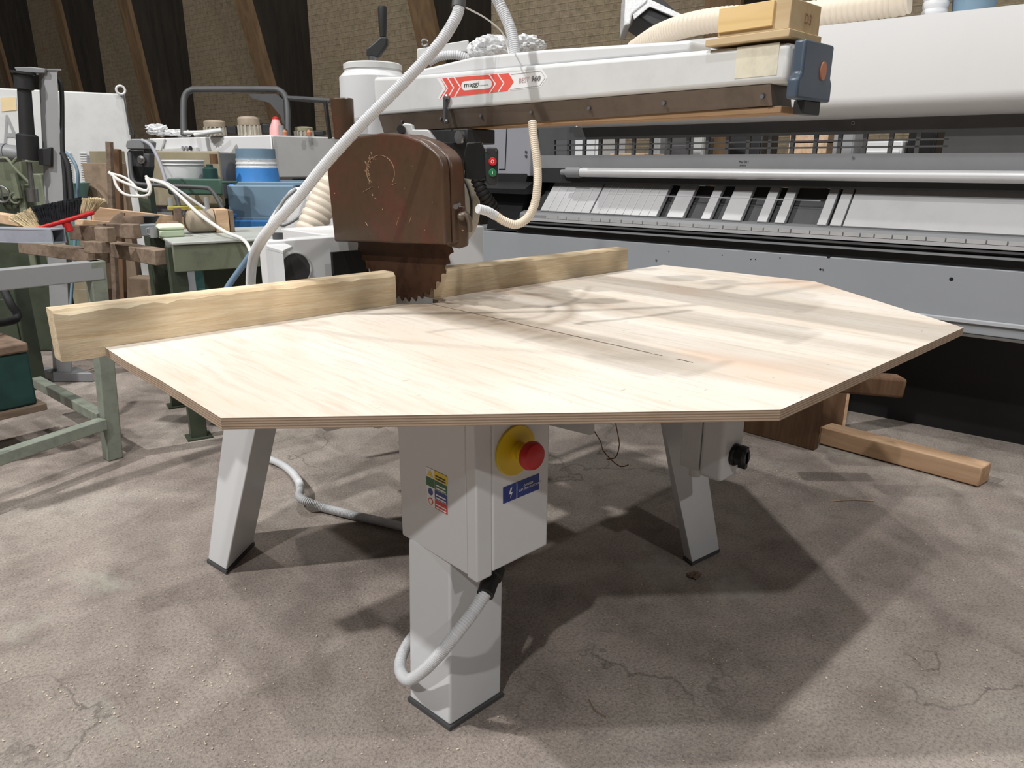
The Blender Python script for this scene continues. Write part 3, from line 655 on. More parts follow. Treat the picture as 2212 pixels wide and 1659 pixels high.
# dark bracket box, ribbed cable and push button station
bk = lambda u, v, d=0: Pp(u, v, (1.56, 1.62, 1.3), Vector((0.69, 0.72, 0)))+nrm*d
m_ = MB(); m_.prism([bk(1003, 385), bk(1003, 330), bk(1008, 308), bk(1040, 306), bk(1044, 318), bk(1052, 330), bk(1054, 378), bk(1040, 392)], nrm*0.06); sup = m_.build('station_bracket', black, saw, 0.003)
m_ = MB(); m_.prism([bk(1050, 392, -.01), bk(1047, 322, -.01), bk(1052, 318, -.01), bk(1072, 319, -.01), bk(1076, 324, -.01), bk(1075, 396, -.01), bk(1070, 401, -.01), bk(1058, 400, -.01)], nrm*0.05); pst = m_.build('push_button_station', darker, saw, 0.004, 3)
for (u, v, mt, sym) in [(1064.5, 349, red_m, 'O'), (1064.5, 373, green_m, 'I')]:
    c0 = bk(u, v, -.01); m_ = MB(); m_.lathe(c0, -nrm*0.008, [(0.0118, 0), (0.0118, .7), (0.010, 1)], 24); bt = m_.build('push_button', mt, pst); bt['label'] = ('red stop button' if sym == 'O' else 'green start button')
    rr_ = Vector((0.72, -0.69, 0)); h_ = 0.0105 if sym == 'O' else 0.009
    text('symbol', sym, label_white, bt, c0-nrm*0.0086-rr_*(0.005 if sym == 'O' else 0.0008)-Z*h_/2, rr_, Z, h_, 0.0095 if sym == 'O' else 0.0016)
for (u, v) in [(1072, 325), (1050, 326)]:
    c0 = bk(u, v, -.01); m_ = MB(); m_.cyl(c0, c0-nrm*0.003, 0.003, n=10); m_.build('screw', steel, pst)
m_ = MB(); m_.tube([bk(1028, 385, .02), bk(1036, 405, .02), bk(1046, 425, .03), bk(1060, 445, .05), bk(1068, 470, .08)], 0.020, 14, 0.012, 0.004); m_.build('ribbed_cable', blackmat, saw)
# lower clamp with lever
cl = lambda u, v, d=0: Pp(u, v, (1.43, 1.70, 1.1), Vector((0.69, 0.72, 0)))+nrm*d
m_ = MB(); m_.prism([cl(966, 532), cl(968, 458), cl(984, 446), cl(1003, 444), cl(1010, 480), cl(1010, 532), cl(992, 537)], nrm*0.05); clb = m_.build('clamp_block', maroon, guard, 0.004)
m_ = MB(); m_.cyl(cl(985, 446, -.012), cl(985, 446, .02), 0.008, n=12); m_.cyl(cl(970, 446, -.012), cl(970, 446, .02), 0.006, n=12); m_.bar(cl(982, 445, -.008), cl(996, 440, -.008), 0.008, 0.008); m_.build('wing_bolt', steel, clb)
m_ = MB(); m_.tube([cl(996, 466, -.012), cl(1006, 462, -.014), cl(1013, 472, -.014), cl(1016, 490, -.014), cl(1016, 500, -.014)], 0.0095, 10, taper=(1.15, .7)); m_.ball(cl(997, 467, -.012), 0.013); m_.build('clamp_lever', rail_steel, clb)
# blade
m_ = MB(); bc = Vector((1.407, 2.035, 1.160)); n_t = 48; ro = 0.306; pts = []
for k in range(n_t):
    a = 2*math.pi*k/n_t; da = 2*math.pi/n_t
    for f, rr_ in ((0.85, ro-0.007), (0.62, ro-0.0145), (0.34, ro-0.0155), (0.14, ro-0.004), (0, ro)):
        pts.append((rr_, a-f*da))
cl_ = lambda q: Vector((q.x, q.y, min(q.z, 1.33)))
def bring(k, dx): return [cl_(bc+Vector((dx, k*r_*math.cos(a), k*r_*math.sin(a)))) for r_, a in pts]
m_.loft([bring(.16, 0), bring(.9, 0), bring(1, 0), bring(1, .0034), bring(.9, .0034), bring(.16, .0034)], caps=False)
bl = m_.build('saw_blade', blade_m, saw, smooth=0); bl['label'] = 'rusty toothed circular blade'
m_ = MB(); m_.cyl(bc-X*0.012, bc, 0.05, n=28); m_.build('blade_flange', dark_grey, bl)
m_ = MB(); m_.box(1.322, 1.468, 2.33, 2.345, 0.70, 1.0); m_.box(1.322, 1.468, 1.94, 2.345, 0.80, 0.812); m_.box(1.322, 1.332, 2.02, 2.34, 0.80, 0.92); m_.build('blade_gap_shade', black, saw)  # added black plates, standing in for the shade in the gap behind the blade
# hoses of the saw
m_ = MB(); hp = [(1010, -420, 2.0), (995, -200, 1.95), (990, -60, 1.93), (992, 10, 1.93), (978, 50, 1.92), (940, 105, 1.92), (860, 190, 1.93), (780, 270, 1.95), (705, 352, 1.98), (640, 432, 2.02), (585, 492, 2.06), (553, 540, 2.18), (543, 585, 2.32), (541, 640, 2.40)]
m_.tube([Pd(*q) for q in hp], 0.0155, 14, 0.0056, 0.0018); h1 = m_.build('flexible_hose', flex, saw); h1['label'] = 'white ribbed hose slung diagonally in front of the arm'
m_ = MB(); m_.tube([Pd(991, -34, 1.93), Pd(991.5, -5, 1.93), Pd(990, 17, 1.93)], 0.0185, 16); m_.build('hose_sleeve', dark_grey, h1)
m_ = MB(); hp = [(1000, -420, 2.05), (1012, -240, 2.1), (1040, -80, 2.17), (1080, 10, 2.2), (1100, 55, 2.2), (1110, 95, 2.2), (1113, 135, 2.2)]
m_.tube([Pd(*q) for q in hp], 0.0175, 14, 0.0062, 0.002); m_.build('flexible_hose', flex, saw)
m_ = MB(); m_.tube([Pd(1006, 16, 1.95), Pd(1050, 40, 2.05), Pd(1085, 70, 2.12), Pd(1096, 100, 2.15), Pd(1100, 122, 2.15)], 0.0022, 6); m_.build('thin_cable', cable_w, saw)
m_ = MB(); hp = [(1150, 262, 1.98), (1153, 300, 1.98), (1160, 350, 1.98), (1161, 400, 1.98), (1155, 440, 1.98), (1140, 470, 1.97), (1115, 485, 1.96), (1090, 478, 1.95), (1068, 464, 1.94)]
m_.tube([Pd(*q) for q in hp], 0.0120, 14, 0.0054, 0.0016); m_.build('flexible_hose', flex2, saw)
m_ = MB(); m_.tube([Pd(1070, 466, 1.94), Pd(1052, 456, 1.92), Pd(1032, 451, 1.90)], 0.0128, 14, 0.0054, 0.0016); m_.build('hose_connector', flex, saw)

# ---------------- table top and fence
TT = 0.868
tp = [(0.458, 1.934), (0.457, 1.235), (1.236, 0.580), (2.296, 0.575), (2.816, 1.245), (2.778, 1.934)]
# small bite behind the blade
out = [tp[0], (0.455, 1.75), (0.460, 1.55), (0.459, 1.38), tp[1], tp[2], tp[3], tp[4], tp[5], (1.462, 1.934), (1.458, 1.90), (1.44, 1.868), (1.40, 1.872), (1.372, 1.885), (1.345, 1.92), (1.338, 1.934)]
m_ = MB(); m_.prism([(x, y, TT-0.022) for x, y in out], (0, 0, 0.022))
tt = m_.build('plywood_tabletop', [ply_edge, ply_top], None, smooth=0)
for p in tt.data.polygons:
    if p.normal.z > 0.9: p.material_index = 1
tag(tt, 'large pale plywood tabletop with cut off corners, worn dark along the saw line', 'tabletop')
def timber(name, x0, x1, y0, y1, z0, z1, mat, seg=26, rough=0.002, cham=0.008, parent=None):
    m_ = MB(); rings = []
    random.seed(int(x0*1000)+5)
    for i in range(seg+1):
        x = x0+(x1-x0)*i/seg; j = lambda: random.uniform(-rough, rough)
        c = cham*random.uniform(.6, 1.5)
        rings.append([(x, y0+j(), z0+j()), (x, y1, z0), (x, y1, z1), (x, y0+c, z1+j()*.7), (x, y0+j(), z1-c)])
    m_.loft(rings); return m_.build(name, mat, parent, smooth=25)
fl_ = timber('fence_timber', 0.362, 1.318, 1.936, 2.002, 0.847, 0.971, fence_w, 30, 0.0016, 0.010)
tag(fl_, 'long pine timber fence on the left of the blade with a splintered left end', 'timber', 'fence timbers along the back of the table')
fr_ = timber('fence_timber', 1.47, 2.515, 1.936, 2.002, 0.868, 0.963, fence_w, 24, 0.001, 0.006)
tag(fr_, 'pine timber fence on the right of the blade along the back of the table', 'timber', 'fence timbers along the back of the table')
# wooden box resting on the arm end
bz = 1.578
P1 = Px(1578, 98, ax0-0.01); P2 = Px(1752, 82, ax0-0.01)
by_a, by_b = P2.y+0.03, P1.y
wb = thing('wooden_box', 'pale wooden block box lying on the outer end of the white arm', 'box', (acx, 0.9, 1.558))
m_ = MB(); m_.box(ax0-0.012, ax1+0.006, 0.80, 1.0, 1.558, 1.574); m_.build('bottom_board', box_w, wb, 0.002)
m_ = MB(); m_.box(ax0-0.004, ax1+0.002, 0.806, 0.975, 1.574, 1.634); bb = m_.build('block', box_w, wb, 0.002)
m_ = MB(); m_.box(ax0-0.010, ax0-0.004, 0.842, 0.972, 1.584, 1.633); m_.build('side_board', wood('pale_side_board', (222, 190, 132), (230, 200, 146), 'Y', .8), bb, 0.001)
text('marking', 'D3', paint('pencil', (150, 110, 90), .8), bb, (1.615, 0.8056, 1.592), X, Z, 0.02, 0.03)
# ================================================================== LONG FOLDING MACHINE (right)
pr0 = Vector((3.6, 0.6, 0)); PN = -U8
def PR(u, v, off=0.0): return Pp(u, v, pr0+PN*off, PN)
fm = thing('folding_machine', 'long grey and white sheet metal folding machine filling the right side behind the table', 'machine', pr0+V8*1.2)
def slab(name, px, off, thick, mat, parent=fm, bevel=0.0, **kw):
    """plate whose outline is seen at the picture points, standing `off` in front of the machine front and `thick` deep"""
    m_ = MB(); m_.prism([PR(u, v, off) for u, v in px], -PN*thick); return m_.build(name, mat, parent, bevel, **kw)
def along(P, Q, t): return P+(Q-P)*t
EXT = 2.0
def ext(pl, pr, k=0.55):
    return pr+(pr-pl)*k
# upper beam with rolled lower edge
TL, TR = PR(1300, 111, 0), PR(2212, 10, 0); BL, BR = PR(1300, 276, 0), PR(2212, 205, 0)
TLx = TL; dirb = (TR-TL)
prof = []
zt0, zt1 = TL.z, TR.z
zt = (zt0+zt1)/2; zb = 1.555
sec = [(0.0, 1.905), (0.0, 1.60)] + [(-0.16*(1-math.cos(R(a))), 1.60-0.085*math.sin(R(a))) for a in (15, 30, 45, 60, 75, 90)] + [(-0.6, 1.515), (-0.6, 1.905)]
def press_prism(name, sec, s0, s1, mat, parent=fm, bevel=0.0, smooth=35):
    m_ = MB(); m_.prism([pr0+V8*s0+PN*o+Z*z for o, z in sec], V8*(s1-s0)); return m_.build(name, mat, parent, bevel, smooth=smooth)
S0, S1 = -1.6, 2.60
press_prism('upper_beam', sec, S0, 2.42, press_white, smooth=40)
press_prism('beam_end_plate', [(0.005, 1.91), (0.005, 1.6), (-0.6, 1.51), (-0.6, 1.91)], 2.42, 2.45, grey_paint, bevel=0.004)
# dark plate with the window grille
go = -0.16
gz = [1.405, 1.425]
ncol = 19; gs0, gs1 = 0.50, 2.62
def gpnt(s, z): return pr0+V8*s+PN*go+Z*z
top_z, bot_z = 1.448, 1.36
rows = 3
m_ = MB()
th = 0.02
def plate(s0, s1, z0, z1): m_.hexa(gpnt(s0, z0), V8*(s1-s0), -PN*th, Z*(z1-z0))
plate(S0, 2.78, top_z, 1.52); plate(S0, gs0, bot_z, top_z); plate(gs1, 2.78, bot_z, top_z)
sp = (gs1-gs0)/ncol
for k in range(ncol): plate(gs0+k*sp, gs0+k*sp+0.018, bot_z, top_z)
rh = (top_z-bot_z)/3
for k in (1, 2): plate(gs0, gs1, bot_z+k*rh-0.004, bot_z+k*rh+0.004)
grl = m_.build('window_grille', dark_grey, fm)
m_ = MB(); m_.hexa(gpnt(S0, 1.285), V8*(2.78-S0), -PN*th, Z*(bot_z-1.285)); m_.build('lower_plate', mid_grey, grl)
m_ = MB(); q = PR(1843, 266, go+0.004); m_.torus(q, PN, 0.007, 0.002, 16); m_.build('eyelet', steel, grl)
m_ = MB(); q = PR(1843, 340, go+0.004); m_.cyl(q, q+PN*0.004, 0.005, n=12); m_.build('screw', steel, grl)
text('marking', 'Max 20.1', ink, grl, PR(1596, 352, go+0.002), -V8, Z, 0.012, 0.05)
text('marking', 'mm', ink, grl, PR(1598, 359, go+0.002), -V8, Z, 0.008, 0.03)
# roller bar
rz, ro_ = 1.262, -0.10
a0 = pr0+V8*2.38+PN*ro_+Z*rz; m_ = MB(); m_.cyl(pr0+V8*S0+PN*ro_+Z*rz, a0, 0.026, n=32); m_.build('roller_bar', paint('bright_roller', (205, 205, 206), .3, .2, var=.04), fm)
m_ = MB(); m_.lathe(a0, V8*0.14, [(0.030, 0), (0.030, .7), (0.018, .72), (0.016, 1)], 24); m_.build('bar_end', mid_grey, fm)
press_prism('bar_support', [(-0.13, 1.285), (-0.13, 1.20), (-0.30, 1.20), (-0.30, 1.285)], S0, 2.72, darker)
# sloping clamp fingers
ft, fb = (-0.20, 1.215), (-0.03, 1.035)
press_prism('tray_back', [(ft[0]-0.05, ft[1]-0.02), (fb[0]-0.05, fb[1]-0.02), (fb[0]-0.05, fb[1]-0.06), (ft[0]-0.3, ft[1]-0.06)], S0, 2.75, dark_grey)
def s_at(u, v, off):
    return (PR(u, v, off)-pr0).dot(V8)
fing = [(1202, 1308), (1311, 1452), (1474, 1509), (1548, 1567), (1592, 1633), (1668, 1689), (1706, 1727), (1797, 1817), (1825, 1849)]
fmat = paint('brushed_finger_steel', (178, 178, 179), 0.4, 0.1, 0.06, 4)
for u0, u1 in fing:
    sa, sb = s_at(u0, 400, ft[0]), s_at(u1, 400, ft[0])
    m_ = MB(); m_.prism([pr0+V8*sa+PN*ft[0]+Z*ft[1], pr0+V8*sb+PN*ft[0]+Z*ft[1], pr0+V8*sb+PN*fb[0]+Z*fb[1], pr0+V8*sa+PN*fb[0]+Z*fb[1]], Vector(-PN*0.02-Z*0.02))
    fo = m_.build('clamp_finger', fmat, fm, 0.002)
    if u0 < 1312:
        n = 6 if u0 < 1310 else 8
        m_ = MB()
        for k in range(1, n):
            s_ = sa+(sb-sa)*k/n; m_.bar(pr0+V8*s_+PN*(ft[0]+.001)+Z*(ft[1]+.001), pr0+V8*s_+PN*(fb[0]+.001)+Z*(fb[1]+.001), 0.0045, 0.002, Vector(PN+Z).normalized())
        m_.build('finger_joints', paint('pale_joint', (186, 186, 186), .4, var=.03), fo)
sa = s_at(1853, 400, ft[0])
m_ = MB(); m_.prism([pr0+V8*sa+PN*ft[0]+Z*ft[1], pr0+V8*S0+PN*ft[0]+Z*ft[1], pr0+V8*S0+PN*fb[0]+Z*fb[1], pr0+V8*sa+PN*fb[0]+Z*fb[1]], Vector(-PN*0.02-Z*0.02)); m_.build('sloping_tray', fmat, fm, 0.002)
press_prism('cross_wire', [(ft[0]+.07, ft[1]-.072), (ft[0]+.07, ft[1]-.076), (ft[0]+.066, ft[1]-.076), (ft[0]+.066, ft[1]-.072)], 1.0, 2.2, grey_paint)
# step with tooling segments and rails
press_prism('tool_step', [(-0.05, 1.03), (-0.012, 1.022), (0.0, 1.008), (0.0, 0.99), (-0.2, 0.99), (-0.2, 1.03)], S0, 2.76, mid_grey)
segm = paint('tool_segment_steel', (190, 190, 190), 0.35, 0.3, 0.08, 8)
s_ = 2.55; k = 0; random.seed(11)
while s_ > -1.2:
    w_ = random.choice([0.075, 0.075, 0.075, 0.09, 0.06])
    m_ = MB(); m_.hexa(pr0+V8*(s_-w_+0.003)+PN*0.0+Z*0.992, V8*(w_-0.006), PN*0.012, Z*0.017); m_.build('tool_segment', segm, fm)
    s_ -= w_; k += 1
press_prism('segment_rail', [(0.0, 0.990), (0.016, 0.990), (0.016, 0.974), (0.0, 0.974)], S0, 2.7, fmat)
press_prism('lower_rail', [(-0.04, 0.972), (0.020, 0.966), (0.020, 0.958), (-0.04, 0.956)], S0, 2.76, dark_grey)
press_prism('lower_rail', [(-0.06, 0.948), (0.026, 0.942), (0.026, 0.934), (-0.06, 0.932)], S0, 2.80, mid_grey)
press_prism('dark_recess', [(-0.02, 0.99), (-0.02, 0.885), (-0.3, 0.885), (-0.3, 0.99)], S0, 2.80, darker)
# lower front beam
press_prism('lower_beam', [(0.0, 0.890), (0.0, 0.607), (-0.5, 0.607), (-0.5, 0.890)], S0, 3.4, paint('beam_grey', (150, 153, 157), 0.34, 0.0, 0.04, 1.2), bevel=0.004)
press_prism('front_ridge', [(0.002, 0.672), (0.014, 0.668), (0.014, 0.655), (0.002, 0.650)], S0, 1.4, paint('ridge_light_grey', (176, 178, 181), .4, var=.03))
press_prism('bottom_strip', [(0.004, 0.606), (0.004, 0.594), (-0.5, 0.594), (-0.5, 0.606)], S0, 3.4, steel)
for u, v, r_ in [(1790, 554, .0085), (2055, 603, .008), (1685, 557, .003), (1560, 551, .003), (1622, 560, .003), (1632, 560, .003), (1445, 543, .003), (1772, 582, .005)]:
    q = PR(u, v, 0.0005); m_ = MB(); m_.cyl(q-PN*0.002, q+PN*0.001, r_, n=16); m_.build('bolt_hole', black, fm)
for u, v, r_ in [(1778, 582, .004), (1418, 562, .005)]:
    q = PR(u, v, 0.0005); m_ = MB(); m_.cyl(q-PN*0.002, q+PN*0.004, r_, n=12); m_.build('bolt_head', steel, fm)
press_prism('base_plinth', [(-0.5, 0.594), (-0.5, 0.0), (-0.68, 0.0), (-0.68, 0.594)], S0, 3.4, black)
press_prism('rear_frame', [(-0.5, 1.0), (-0.5, 0.594), (-0.68, 0.594), (-0.68, 1.0)], S0, 3.4, darker)
# left side frame and switch cabinet
press_prism('side_frame', [(-0.1, 1.25), (-0.02, 0.9), (-0.5, 0.9), (-0.5, 1.25)], 2.78, 3.05, black)
def cabq(u, v, off): return PR(u, v, off)
c0 = PR(1145, 400, -0.10); c1 = PR(1012, 400, -0.10)
sc0, sc1 = (c0-pr0).dot(V8), (c1-pr0).dot(V8)
press_prism('switch_cabinet', [(-0.10, 1.56), (-0.10, 1.235), (-0.6, 1.235), (-0.6, 1.56)], sc0, sc1, paint('cabinet_grey', (142, 143, 150), .45, var=.03), bevel=0.006)
m_ = MB()
dl = lambda u, v: PR(u, v, -0.0985)
m_.bar(dl(1095, 270), dl(1091, 366), 0.006, 0.002, PN); m_.bar(dl(1078, 366), dl(1091, 366), 0.006, 0.002, PN); m_.build('door_gap', black, fm)
m_ = MB()
for v in (328, 337): q = dl(1137, v); m_.cyl(q, q+PN*0.006, 0.008, n=12)
m_.build('cabinet_bolts', steel, fm)
press_prism('cabinet_foot', [(-0.06, 1.20), (0.02, 1.16), (0.02, 1.13), (-0.5, 1.13), (-0.5, 1.20)], sc0-0.05, sc1, black)
# things standing behind the grille
for nm, lb, cat, mt, (u0, v0, u1, v1), d, dp in [
    ('white_cabinet', 'plain white cabinet seen through the left windows of the grille', 'cabinet', white, (1168, 240, 1292, 480), 5.7, .4),
    ('timber_stack', 'reddish stack of boards seen through the grille beside the white cabinet', 'timber', plank_w, (1312, 330, 1385, 480), 5.25, .3),
    ('steel_post', 'pale steel post seen through the middle of the grille', 'post', grey_paint, (1402, 200, 1424, 480), 5.9, .1),
    ('grey_crate', 'dark grey crate seen through the middle windows of the grille', 'crate', dark_grey, (1430, 295, 1500, 480), 5.4, .3),
    ('white_cupboard', 'narrow white cupboard seen through the grille right of the dark crate', 'cupboard', white2, (1496, 200, 1516, 480), 5.0, .1),
    ('dark_machine', 'black machine housing seen through the grille near its centre', 'machine', darker, (1570, 285, 1640, 480), 4.9, .3),
    ('board_stack', 'pale boards seen through the grille right of centre', 'timber', plank_w, (1700, 282, 1782, 480), 4.8, .3),
    ('grey_locker', 'grey locker seen through the right windows of the grille', 'locker', grey_paint, (1795, 200, 1840, 480), 4.6, .3),
    ('white_bench', 'low white bench seen through the lower right windows of the grille', 'bench', white, (1850, 304, 1938, 480), 4.5, .3),
    ('black_locker', 'black locker seen through the far right windows of the grille', 'locker', black, (1952, 240, 2014, 480), 4.4, .3)]:
    e = MB(); o_, r_, w_, ww, hh = pxbox(e, u0, v0, u1, v1, d, dp, 82)
    # reach the floor
    top = o_.z+hh
    e.bm.free(); e = MB(); e.hexa(Vector((o_.x, o_.y, 0)), r_*ww, w_*dp, Z*top)
    if 'stack' in nm:
        e.bm.free(); e = MB()
        n_ = int(top/0.07)
        for k in range(n_): e.hexa(Vector((o_.x, o_.y, k*top/n_))+r_*random.uniform(-.02, .02), r_*ww, w_*dp, Z*(top/n_-0.006))
        tag(e.build(nm, mt, None, 0.003), lb, cat)
    else:
        t_ = thing(nm, lb, cat, (o_.x, o_.y, 0)); e.build('body', mt, t_, 0.01)
        if nm not in ('steel_post',):
            f = MB(); f.hexa(Vector((o_.x, o_.y, 0.08))+r_*ww*.06-w_*.012, r_*ww*.88, w_*.012, Z*(top-.14)); f.build('front_panel', mt, t_, 0.004)
        else:
            f = MB(); f.hexa(Vector((o_.x, o_.y, 0))-r_*.05-w_*.05, r_*(ww+.1), w_*(dp+.1), Z*.012); f.build('base_plate', mt, t_)

# ducts on top of the folding machine
m_ = MB(); dp_ = [(1372, 108, -.58), (1420, 78, -.36), (1480, 56, -.2), (1550, 43, -.16), (1640, 38, -.15), (1740, 33, -.15), (1840, 18, -.15), (1930, 6, -.15), (1965, -2, -.15)]
m_.tube([PR(u, v, o) for u, v, o in dp_], 0.060, 20, 0.026, 0.0045); d_ = m_.build('flexible_duct', flex2, None)
tag(d_, 'beige ribbed flexible duct lying along the top of the white beam', 'duct')
m_ = MB(); p_ = PR(2020, 20, -.25); p_.z = 1.906; m_.tube([p_, p_+Z*0.08, p_+Z*0.22], 0.052, 20, 0.03, 0.004); d_ = m_.build('duct_collar', flex, None)
tag(d_, 'short white ribbed duct rising from the right part of the white beam', 'duct')
m_ = MB(); p_ = PR(2105, 5, -.3); p_.z = 1.906; m_.lathe(p_, Z*0.3, [(0.075, 0), (0.085, .3), (0.085, .95), (0.07, 1)], 24)
t_ = m_.build('blue_drum', blue_gr, None); tag(t_, 'grey blue drum bottom standing on the white beam at the top right', 'drum')
# wrapped block hanging behind, wrapped bundle on the arm
e = thing('wrapped_block', 'dark block wrapped in clear film hanging at the top behind the arm', 'block', Pd(1400, 30, 4.7))
m_ = MB(); q = [Pd(1366, 26, 4.7), Pd(1404, -30, 4.7), Pd(1478, 40, 4.7), Pd(1438, 74, 4.7)]; m_.prism(q, FW*0.25); m_.build('dark_block', darker, e, 0.01)
m_ = MB(); q = [Pd(1348, 55, 4.66), Pd(1352, -30, 4.66), Pd(1402, -30, 4.66), Pd(1398, 4, 4.66), Pd(1366, 30, 4.66), Pd(1362, 52, 4.66)]; m_.prism(q, FW*0.2); m_.build('film', wrap_m, e, 0.01)
m_ = MB(); q = [Pd(1366, 30, 4.67), Pd(1400, -4, 4.67), Pd(1480, 34, 4.67), Pd(1474, 44, 4.67), Pd(1404, 14, 4.67), Pd(1370, 42, 4.67)]; m_.prism(q, FW*0.01); m_.build('film', wrap_m, e, 0.004)
e = MB(); random.seed(5)
def blob(mb, c, r, sc, amp, sub=4, fr=7.0):
    from mathutils import noise as mn
    n0 = len(mb.bm.verts); mb.ball((0, 0, 0), 1.0, (1, 1, 1), sub); mb.bm.verts.ensure_lookup_table()
    for v in list(mb.bm.verts)[n0:]:
        p = v.co.copy(); k = 1+amp*mn.noise(p*fr*0.35+Vector(c))+amp*0.6*mn.noise(p*fr)
        v.co = Vector(c)+Vector((p.x*sc[0], p.y*sc[1], p.z*sc[2]))*r*k
for (u, d, r_, sc, am, sb) in [(1068, 2.42, .098, (.85, .62, .44), .20, 5), (1140, 2.34, .075, (.8, .62, .40), .28, 5), (1033, 2.44, .05, (.8, .7, .62), .18, 4)]:
    c_ = Pd(u, 104, d); blob(e, (c_.x, c_.y, 1.655), r_, sc, am, sb)
lowest = min(v.co.z for v in e.bm.verts)
for v in e.bm.verts: v.co.z += 1.624-lowest
wbn = e.build('wrapped_bundle', wrap_m, saw if False else None, smooth=60); tag(wbn, 'crumpled clear plastic bundle heaped behind the top of the arm', 'bundle')

# ================================================================== TIMBERS ON THE FLOOR (right)
p1, p2, p3 = Pz(1775, 962, 0), Pz(2112, 1054, 0), Pz(2132, 1043, 0)
w_ = (p3-p2); dirn = (p1-p2); h_ = 0.088
m_ = MB(); m_.hexa(p2+Z*0.004, dirn*1.03, w_.normalized()*0.10, Z*h_); t_ = m_.build('square_timber', floor_w, None, 0.006)
tag(t_, 'square timber beam lying on the floor at the right pointing to the corner', 'timber')
# trestle of brown boards carrying the table end
d_ = dep(Pz(1665, 975, 0))
ts = thing('wooden_trestle', 'brown wooden trestle of boards and posts standing under the right end of the table', 'trestle', Pz(1700, 975, 0))
a_, b_ = Pz(1603, 932, 0.0), Pz(1757, 974, 0.0)
m_ = MB(); n_ = Vector((b_-a_)).cross(Z).normalized()
m_.hexa(a_, b_-a_, -n_*0.05, Z*0.26); m_.build('side_board', brown_w, ts, 0.004)
qd = dep(p1)+0.12
m_ = MB(); q0 = Pp(1766, 900, Pd(1766, 900, qd), Vector((0.69, 0.72, 0))); q1 = Pp(1824, 900, Pd(1766, 900, qd), Vector((0.69, 0.72, 0)))
q0.z = q1.z = 0; m_.hexa(q0, q1-q0, Vector((0.69, 0.72, 0))*0.06, Z*0.56); pst_ = m_.build('post', brown_w, ts, 0.004)
m_ = MB(); e_ = (q1-q0).normalized(); m_.hexa(q1-e_*0.004-Vector((0.69, 0.72, 0))*.004, e_*0.014, Vector((0.69, 0.72, 0))*0.068, Z*0.56); m_.build('edge_strip', floor_w, pst_, 0.001)
m_ = MB(); m_.bar(Pd(1800, 822, 3.05), Pd(1946, 834, 3.05), 0.09, 0.085); m_.build('cross_beam', brown_w, ts, 0.012)
# bark piece, twigs, chips
m_ = MB(); random.seed(2); c = Pz(1502, 1243, 0.006)
blob(m_, (c.x, c.y, 0.008), 0.022, (1, 0.8, 0.3), 0.5, 3); t_ = m_.build('bark_piece', dustbrown, None, smooth=0); tag(t_, 'crumpled brown scrap lying at the foot of the right leg', 'scrap')
for lb, pts in [('thin straw lying on the floor left of the floor timber', [(1792, 1083), (1840, 1080), (1888, 1082)]), ('bent dark twig lying on the shaded floor in the foreground', [(1272, 1512), (1285, 1535), (1308, 1548)])]:
    m_ = MB(); m_.tube([Pz(u, v, 0.003) for u, v in pts], 0.0018, 6); t_ = m_.build('twig', plank_w if 'straw' in lb else dustbrown, None); tag(t_, lb, 'twig')
m_ = MB(); random.seed(21)
def chip(x, y, s):
    if x > 3.7 or (2.95 < x and 0.95 < y < 2.1): return
    a = random.uniform(0, math.pi); l = s*random.uniform(.4, 1.2); w = s*random.uniform(.2, .7); d1 = Vector((math.cos(a), math.sin(a), random.uniform(-.2, .2)))*l; d2 = Vector((-math.sin(a), math.cos(a), random.uniform(-.2, .2)))*w
    c = Vector((x, y, 0.003+s*0.12)); m_.face([c-d1*.5-d2*.5, c+d1*.5-d2*.4, c+d1*.4+d2*.5, c-d1*.5+d2*.5])
for k in range(1500):
    u, v = random.uniform(-40, 2250), 900+760*random.random()**0.8; p = Pz(u, v, 0); chip(p.x, p.y, random.choice([.002, .0025, .003, .004, .006]))
for k in range(420):
    u = random.gauss(1720, 90); v = 1015+(u-1640)*0.12+random.gauss(0, 18); p = Pz(u, v, 0); chip(p.x, p.y, random.choice([.003, .004, .006]))
for k in range(260):
    u = random.gauss(290, 160); v = random.gauss(1500, 110); p = Pz(u, v, 0); chip(p.x, p.y, random.choice([.003, .004, .006]))
t_ = m_.build('wood_chips', paint('pale_chip', (216, 200, 178), .8, var=.1), None, smooth=0); tag(t_, 'pale wood chips scattered over the concrete floor', 'chips', kind='stuff')
# ================================================================== LEFT BACKGROUND
nrm = Vector((math.sin(YAW), math.cos(YAW), 0)); rgt = Vector((math.cos(YAW), -math.sin(YAW), 0))
def on(u, v, d): return Pd(u, v, d)
def fp(u, v, d, ref=(300, 400)):
    """point on the upright plane facing the camera that passes through ref at distance d"""
    return Pp(u, v, Pd(ref[0], ref[1], d), nrm)
def plate(name, px, d, thick, mat, parent, bevel=0.0, ref=None, **kw):
    ref = ref or px[0]; m_ = MB(); m_.prism([fp(u, v, d, ref) for u, v in px], nrm*thick); return m_.build(name, mat, parent, bevel, **kw)
def boxpart(name, u0, v0, u1, v1, d, depth, mat, parent, yaw=43.4, bevel=0.006):
    m_ = MB(); pxbox(m_, u0, v0, u1, v1, d, depth, yaw); return m_.build(name, mat, parent, bevel)
def tubepart(name, pts, r, mat, parent, **kw):
    m_ = MB(); m_.tube([Pd(*q) for q in pts], r, **kw); return m_.build(name, mat, parent)
def ground(p): return Vector((p.x, p.y, 0))

